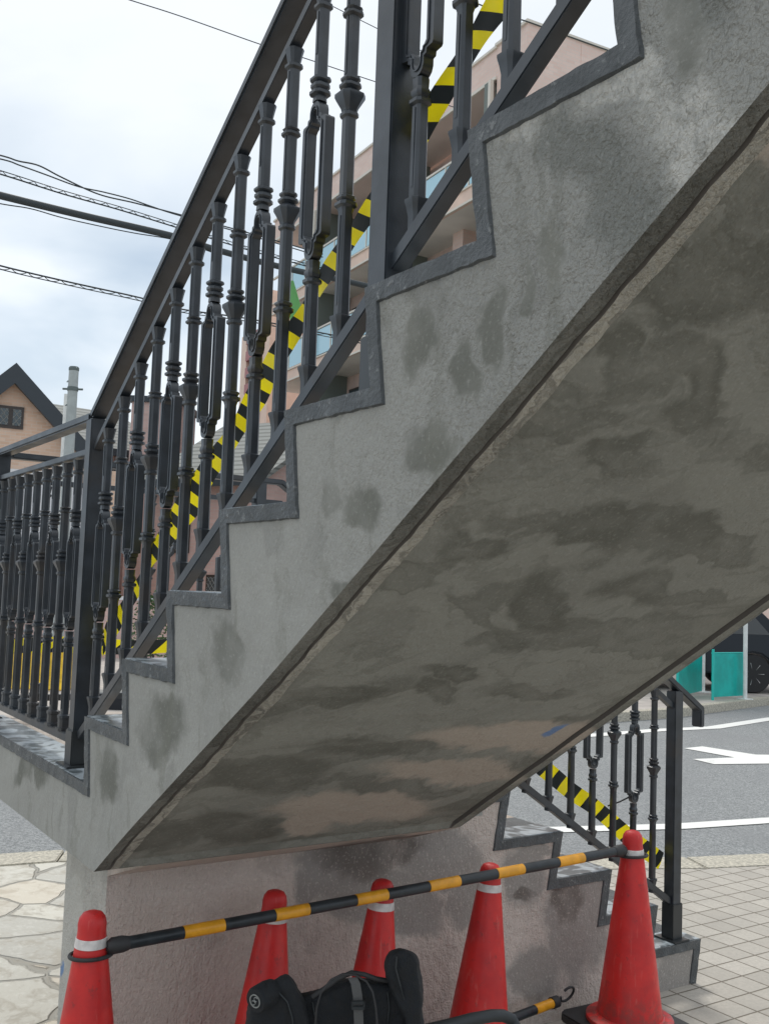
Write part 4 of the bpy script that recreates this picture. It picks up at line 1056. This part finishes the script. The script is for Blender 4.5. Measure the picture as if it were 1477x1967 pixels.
for k in range(1, 6):
    z = LV[k]
    if k < 5:
        b = MB(); b.box((1.302, yin*.12, z), (LEN, 0.0, z+.40)); b.build('balcony_fascia', M['peach'], ap)
        b = MB(); b.box((1.302, 0.001, z-.04), (LEN, .05, z+.02)); b.box((1.302, .001, z+.385), (LEN, .05, z+.43)); b.build('fascia_edge', M['trimwhite'], ap)
        g = MB()
        x_ = 1.4
        while x_ < LEN-1.2:
            g.box((x_, yin*.05, z+.50), (x_+1.12, yin*.03, z+1.40)); x_ += 1.2
        gl = g.build('balcony_glass', M['bglass'], ap)
        b = MB(); b.box((1.35, yin*.08, z+1.42), (LEN, yin*.0, z+1.48))
        x_ = 1.34
        while x_ < LEN: b.box((x_, yin*.07, z+.40), (x_+.05, yin*.01, z+1.45)); x_ += 1.2
        b.build('balcony_rail', M['trimwhite'], ap)
    b = MB(); b.box((1.303, yin*REC, z+.001), (LEN, yin*.121 if k < 5 else yin*.001, z+.2)); b.build('balcony_slab', M['balc_soffit'], ap)
for k in range(0, 5):
    z = LV[k]+.4
    x_ = 2.2; i_ = 0
    while x_ < LEN-2:
        f_ = MB(); f_.box((x_, yin*REC, z), (x_+1.7, yin*(REC-.05), z+2.05)); w_ = f_.build('window', M['wframe'], ap)
        g = MB(); g.box((x_+.07, yin*(REC-.05), z+.07), (x_+.82, yin*(REC-.07), z+1.98)); g.box((x_+.88, yin*(REC-.05), z+.07), (x_+1.63, yin*(REC-.07), z+1.98)); g.build('pane', M['darkwin'], w_)
        x_ += 2.9 if i_ % 2 == 0 else 2.6; i_ += 1
    # projecting brick piers on the recessed wall
b = MB()
for x_ in (4.3, 9.7, 15.0): b.box((x_, yin*REC, 0), (x_+.55, yin*(REC-.5), LV[5]))
b.build('brick_pier', M['brick_pink'], ap)
b = MB()
for x_ in (1.32, 6.9, 12.3):
    b.box((x_+.16, yin*1.45, 0), (x_+.24, yin*.13, LV[5]-.01))
b.build('balcony_partition', M['greygreen'], ap)
b = MB()
for x_ in (1.36, 6.95, 7.3, 12.35): b.box((x_, .055, 0), (x_+.11, .16, LV[5]-.06))
b.build('downpipe', M['trimwhite'], ap)
b = MB()
for x_ in (1.5, 7.08, 12.5): b.box((x_, .055, 0), (x_+.20, .12, LV[5]-.06))
b.build('corner_panel', M['greygreen'], ap)

# -- louvred tower beyond it
pt_, az_ = frame_from(497, 44, -320)
tw = localroot('louvred_tower', pt_, az_, 'narrow pink tower with maroon louvre bands between the stair balusters')
b = MB(); b.box((0, yin*5, 0), (.8, 0, 14.6)); b.box((2.9, yin*5, 0), (3.6, -.02, 13.2)); b.build('pier', M['peach'], tw)
b = MB(); b.box((.2, yin*5, 0), (3.3, yin*.8, 13.0)); b.build('core_wall', M['wframe'], tw)
for i in range(16):
    b = MB(); b.box((.801, yin*.35, 1.0+i*.78), (2.899, .02, 1.45+i*.78)); b.build('louvre_band', M['maroon'], tw)

# -- gable house at far left
def gable_house(name, px, t, facing_px, w, eave, ridge, dep, wall, label, window=True):
    p = at(px, 1110, t); p.z = ZF
    d = CR*((facing_px-CX)/F)+CF; d.z = 0; d.normalize()          # direction the ridge runs away
    rz = math.atan2(d.y, d.x)-math.pi/2
    r_ = localroot(name, p, rz, label, 'house')
    b = MB(); b.prism([(-w/2, 0), (w/2, 0), (w/2, eave), (0, ridge), (-w/2, eave)], lambda u, v, q: (u, q, v), 0, dep); b.build('wall', wall, r_)
    b = MB(); e = .35; sl = (ridge-eave)/(w/2)
    for s1 in (-1, 1):
        b.prism([(0, ridge+.04), (s1*(w/2+e), eave-sl*e+.04), (s1*(w/2+e), eave-sl*e+.22), (0, ridge+.24)], lambda u, v, q: (u, q, v), -.15, dep+.15)
    b.build('roof', M['roof'], r_)
    b = MB()
    for s1 in (-1, 1):
        b.prism([(0, ridge-.22), (s1*(w/2+e), eave-sl*e-.22), (s1*(w/2+e), eave-sl*e+.24), (0, ridge+.27)], lambda u, v, q: (u, q, v), -.28, -.151)
    b.build('barge_board', M['barge'], r_)
    return r_
gh = gable_house('gable_house', 3, 24, -260, 5.4, EYE+2.15, EYE+4.82, 8, M['brick_orange'], 'orange brick gabled house with a leaded window at far left')
def win(root, x0, x1, z0, z1, y=0, lead=True):
    b = MB(); b.box((x0, y-.05, z0), (x1, y-.001, z1)); f_ = b.build('window', M['wframe'], root)
    xm = (x0+x1)/2
    b = MB()
    for a_, c_ in ((x0+.06, xm-.05), (xm+.05, x1-.06)): b.box((a_, y-.065, z0+.07), (c_, y-.051, z1-.07))
    b.build('pane', M['darkwin'], f_)
    if lead:
        b = MB()
        for a_, c_ in ((x0+.06, xm-.05), (xm+.05, x1-.06)):
            ww, hh2 = c_-a_, z1-z0-.14; zb = z0+.07
            k = -3
            for sgn in (1, -1):
                for i in range(-4, 9):
                    # diagonal clipped to the pane
                    off = i*.17; pts = []
                    for q in (0, 1):
                        pass
                    xa, za = (0, off) if sgn > 0 else (0, hh2-off)
                    xb, zb2 = ww, (off+ww*1.3) if sgn > 0 else (hh2-off-ww*1.3)
                    def clip(xa, za, xb, zb2):
                        t0, t1 = 0, 1; dz = zb2-za
                        if abs(dz) < 1e-6: return None
                        ta, tb = (0-za)/dz, (hh2-za)/dz
                        t0, t1 = max(0, min(ta, tb)), min(1, max(ta, tb))
                        if t0 >= t1: return None
                        return (xa+(xb-xa)*t0, za+dz*t0), (xa+(xb-xa)*t1, za+dz*t1)
                    cl = clip(xa, za, xb, zb2)
                    if cl: b.tube([(a_+cl[0][0], y-.072, zb+cl[0][1]), (a_+cl[1][0], y-.072, zb+cl[1][1])], .009, 4)
        b.build('lead_lattice', M['emblem'], f_)
win(gh, -.33, .27, EYE+3.55, EYE+4.08)
b = MB(); b.box((-2.7, -.9, 0), (1.55, -.02, EYE+2.5)); b.prism([(1.551, 0), (1.65, 0), (1.65, EYE+2.2), (1.551, EYE+2.2)], lambda u, v, w: (u, w, v), -.9, -.02); b.build('white_porch_wall', M['plaster_white'], gh)
b = MB(); b.box((2.6-.35, -.4, 0), (2.62, -.02, EYE+2.7)); b.build('corner_pier', M['brick_orange'], gh)
# -- long grey roofed house behind
def long_house(name, pxa, ta, pxb, tb, eave, ridge, dep, wall, label, wins=()):
    a, c = at(pxa, 1120, ta), at(pxb, 1120, tb); a.z = c.z = ZF
    d = c-a; ln = d.length; rz = math.atan2(d.y, d.x)
    r_ = localroot(name, a, rz, label, 'house')
    b = MB(); b.prism([(0, 0), (dep, 0), (dep, eave), (dep/2, ridge-.1), (0, eave)], lambda u, v, q: (q, u, v), 0, ln); b.build('wall', wall, r_)
    b = MB(); e = .4; sl = (ridge-eave)/(dep/2)
    b.prism([(-e, eave-sl*e), (dep/2, ridge), (dep+e, eave-sl*e), (dep+e, eave-sl*e+.15), (dep/2, ridge+.16), (-e, eave-sl*e+.15)], lambda u, v, q: (q, u, v), -.25, ln+.25); b.build('roof', M['roof'], r_)
    b = MB(); b.box((-.25, -e-.10, eave-sl*e-.10), (ln+.25, -e-.001, eave-sl*e+.14)); b.build('gutter', M['barge'], r_)
    for x0, x1, z0, z1 in wins: win(r_, x0, x1, z0, z1)
    return r_
long_house('slate_roofed_house', 60, 33, 300, 36, EYE+4.55, EYE+6.35, 8, M['brick_rose'], 'rose brick house with a long grey slate roof behind the corner post', wins=((2.4, 3.5, EYE+3.1, EYE+4.1), (.4, 1.2, EYE+.6, EYE+1.7)))
long_house('rose_brick_house', 285, 30, 500, 28, EYE+3.1, EYE+5.1, 7, M['brick_rose'], 'rose brick house with grey roof seen between the middle balusters', wins=((.5, 1.5, EYE+.9, EYE+2.0), (2.2, 3.0, EYE-1.0, EYE+.3)))
# narrow rose block with curved-top parapet
a = at(275, 1120, 34); a.z = ZF
rb = localroot('narrow_brick_block', a, math.atan2(CR.y, CR.x), 'narrow rose brick block rising above the grey roofs', 'building')
b = MB(); b.box((-.7, 0, 0), (.9, 3, EYE+6.1)); b.build('wall', M['brick_rose'], rb)
b = MB(); b.box((-.8, -.08, EYE+6.101), (1.0, 3.08, EYE+6.3)); b.build('coping', M['barge'], rb)
win(rb, -.3, .4, EYE+3.2, EYE+4.3)
# low wall/garage in front of the houses
a = at(120, 1120, 20); a.z = ZF
gw = localroot('garden_wall', a, math.atan2(CR.y, CR.x)+.25, 'low rose brick garden wall beyond the road', 'wall')
b = MB(); b.box((-1.5, 0, 0), (6.5, .2, 1.15)); b.build('wall', M['brick_rose'], gw)
b = MB(); b.box((-1.55, -.03, 1.151), (6.55, .23, 1.22)); b.build('coping', M['plaster_white'], gw)
# shop front beneath the flats
a = at(508, 1120, 23); a.z = ZF
# ------------------------------------------------------------ pole, pipe, shrubs
p_ = at(118, 1120, 17); p_.z = ZF
po = empty('utility_pole', p_); tag(po, 'thick grey concrete pole with a dark cap left of the corner post', 'pole')
ztop = at(143, 700, 17).z-ZF
b = MB(); b.lathe([(.098, 0), (.080, ztop-.05)], 28); b.build('shaft', M['concrete_pole'], po, smooth=50)
b = MB(); b.lathe([(.083, ztop-.05), (.086, ztop-.04), (.086, ztop), (.07, ztop+.02)], 28); b.build('cap', M['pole_cap'], po, smooth=40)
b = MB(); zb_ = at(143, 742, 17).z-ZF
b.lathe([(.086, zb_-.035), (.091, zb_-.03), (.091, zb_+.03), (.086, zb_+.035)], 28)
b.tube([(-.17*CR.x, -.17*CR.y, zb_), (.17*CR.x, .17*CR.y, zb_)], .018, 8); b.build('clamp_band', M['pole_cap'], po, smooth=40)
b = MB()
for zz in (at(143, 728, 17).z-ZF, at(143, 775, 17).z-ZF):
    for a in (2.2, 4.1, 5.0): b.tube([(.09*math.cos(a), .09*math.sin(a), zz), (.112*math.cos(a), .112*math.sin(a), zz)], .008, 6)
b.build('step_bolt', M['pole_cap'], po)
p2 = at(107, 1120, 17.6); p2.z = ZF
wp_ = empty('white_pipe', p2); tag(wp_, 'thin white pipe standing just left of the thick grey pole', 'pipe')
b = MB(); b.tube([(0, 0, 0), (0, 0, at(129, 752, 17.6).z-ZF)], .045, 12); b.build('shaft', M['whitemetal'], wp_, smooth=50)
b = MB(); b.lathe([(.05, 0), (.075, .0), (.075, .03), (.05, .035)], 14); b.build('collar', M['whitemetal'], wp_)
def shrub(px, t, w, h, label, n=900):
    p = at(px, 1120, t); p.z = ZF; r_ = empty('shrub', p); tag(r_, label, 'shrub')
    rnd = random.Random(int(px)); b = MB()
    for i in range(n):
        a = rnd.random()*6.283; rr = w/2*math.sqrt(rnd.random()); z = h*(.15+.85*rnd.random()**.8)
        rr *= 1-.5*(z/h)**2; c = Vector((rr*math.cos(a), rr*math.sin(a), z+.06*math.sin(a*3)))
        u = Vector((rnd.uniform(-1, 1), rnd.uniform(-1, 1), rnd.uniform(-.6, 1))).normalized()*.035; v = u.orthogonal().normalized()*.018
        b.add([c-u, c+v, c+u, c-v], [(0, 1, 2, 3)])
    b.build('foliage', M['leaf'], r_)
    b = MB(); 
    for k in range(5): b.tube([(0, 0, 0), (.1*math.cos(k*1.3), .1*math.sin(k*1.3), h*.7)], [.012, .005], 5)
    b.build('stem', M['wframe'], r_)
shrub(300, 17, .9, 1.35, 'small leafy green shrub behind the middle balusters')

# ------------------------------------------------------------ OVERHEAD CABLES
def cable(name, pts, r, label, ext=True, twist=None):
    P = [at(x_, y_, t_) for x_, y_, t_ in pts]
    # smooth with catmull
    out = []
    Q = [P[0]*2-P[1]]+P+[P[-1]*2-P[-2]]
    for i in range(1, len(Q)-2):
        for k in range(10):
            t = k/10; a, b_, c, d = Q[i-1:i+3]
            out.append(.5*((2*b_)+(-a+c)*t+(2*a-5*b_+4*c-d)*t*t+(-a+3*b_-3*c+d)*t**3))
    out.append(P[-1])
    m = MB(); m.tube(out, r, 8)
    o = m.build(name, M['cable'], None, smooth=60)
    if twist:
        m2 = MB(); tw_ = []
        n = len(out)*6
        for i in range(n):
            f = i/(n-1)*(len(out)-1); k = min(int(f), len(out)-2); p = out[k].lerp(out[k+1], f-k)
            a = i*.42; tw_.append(p+Vector((0, 0, twist*(1.0+.9*math.sin(a))))+CR*(twist*.9*math.cos(a)))
        m2.tube(tw_, r*.45, 5, cap=False)
        s2 = [p+Vector((0, 0, twist*2.1)) for p in out]; m2.tube(s2, r*.6, 6)
        m2.build('lashing_wire', M['cable'], o, smooth=60)
    return tag(o, label, 'cable', 'overhead cables')
R3 = lambda L_: [(x_, y_, 12+6*(x_+150)/900) for x_, y_ in L_]
cable('overhead_cable', R3([(-150, -118), (100, -48), (250, 0), (350, 32), (500, 85), (586, 112), (721, 157), (900, 215)]), .008, 'single thin cable crossing the top of the sky')
cable('overhead_cable', R3([(420, -95), (560, -30), (641, 13), (725, 55), (820, 103)]), .007, 'very thin cable beside the intermediate post at the top')
cable('overhead_cable', [(860, -12, 15), (919, 8, 15), (970, 29, 15), (1011, 41, 15), (1078, 65, 15), (1177, 100, 15), (1300, 140, 15)], .010, 'thin cable crossing in front of the apartment block gable')
cable('overhead_cable', R3([(-150, 262), (0, 298), (35, 309), (75, 318), (120, 341), (190, 373), (260, 390), (345, 412), (480, 448), (620, 488)]), .011, 'upper of two loosely twisted cables left of the handrail')
cable('overhead_cable', R3([(-150, 275), (0, 305), (40, 318), (90, 336), (150, 358), (200, 369), (250, 382), (290, 396), (345, 414), (480, 452), (620, 494)]), .010, 'lower of two loosely twisted cables left of the handrail')
cable('overhead_cable', R3([(-150, 292), (0, 334), (120, 372), (230, 403), (340, 437), (470, 478), (620, 520)]), .011, 'cable with a spiral lashing wire just above the thick bundle', twist=.022)
cable('overhead_cable', R3([(-150, 335), (0, 375), (160, 414), (330, 453), (400, 475), (475, 496), (570, 520), (700, 548), (900, 600)]), .052, 'thick dark cable bundle crossing the left sky')
cable('overhead_cable', R3([(-150, 362), (0, 391), (60, 401), (120, 418), (200, 436), (260, 448), (340, 462), (420, 489)]), .008, 'thin slack cable hanging just below the thick bundle')
cable('overhead_cable', R3([(-150, 468), (0, 510), (130, 541), (270, 572), (350, 594), (470, 611), (611, 638), (800, 676)]), .012, 'lowest cable with a spiral wire beneath the bundle', twist=-.022)
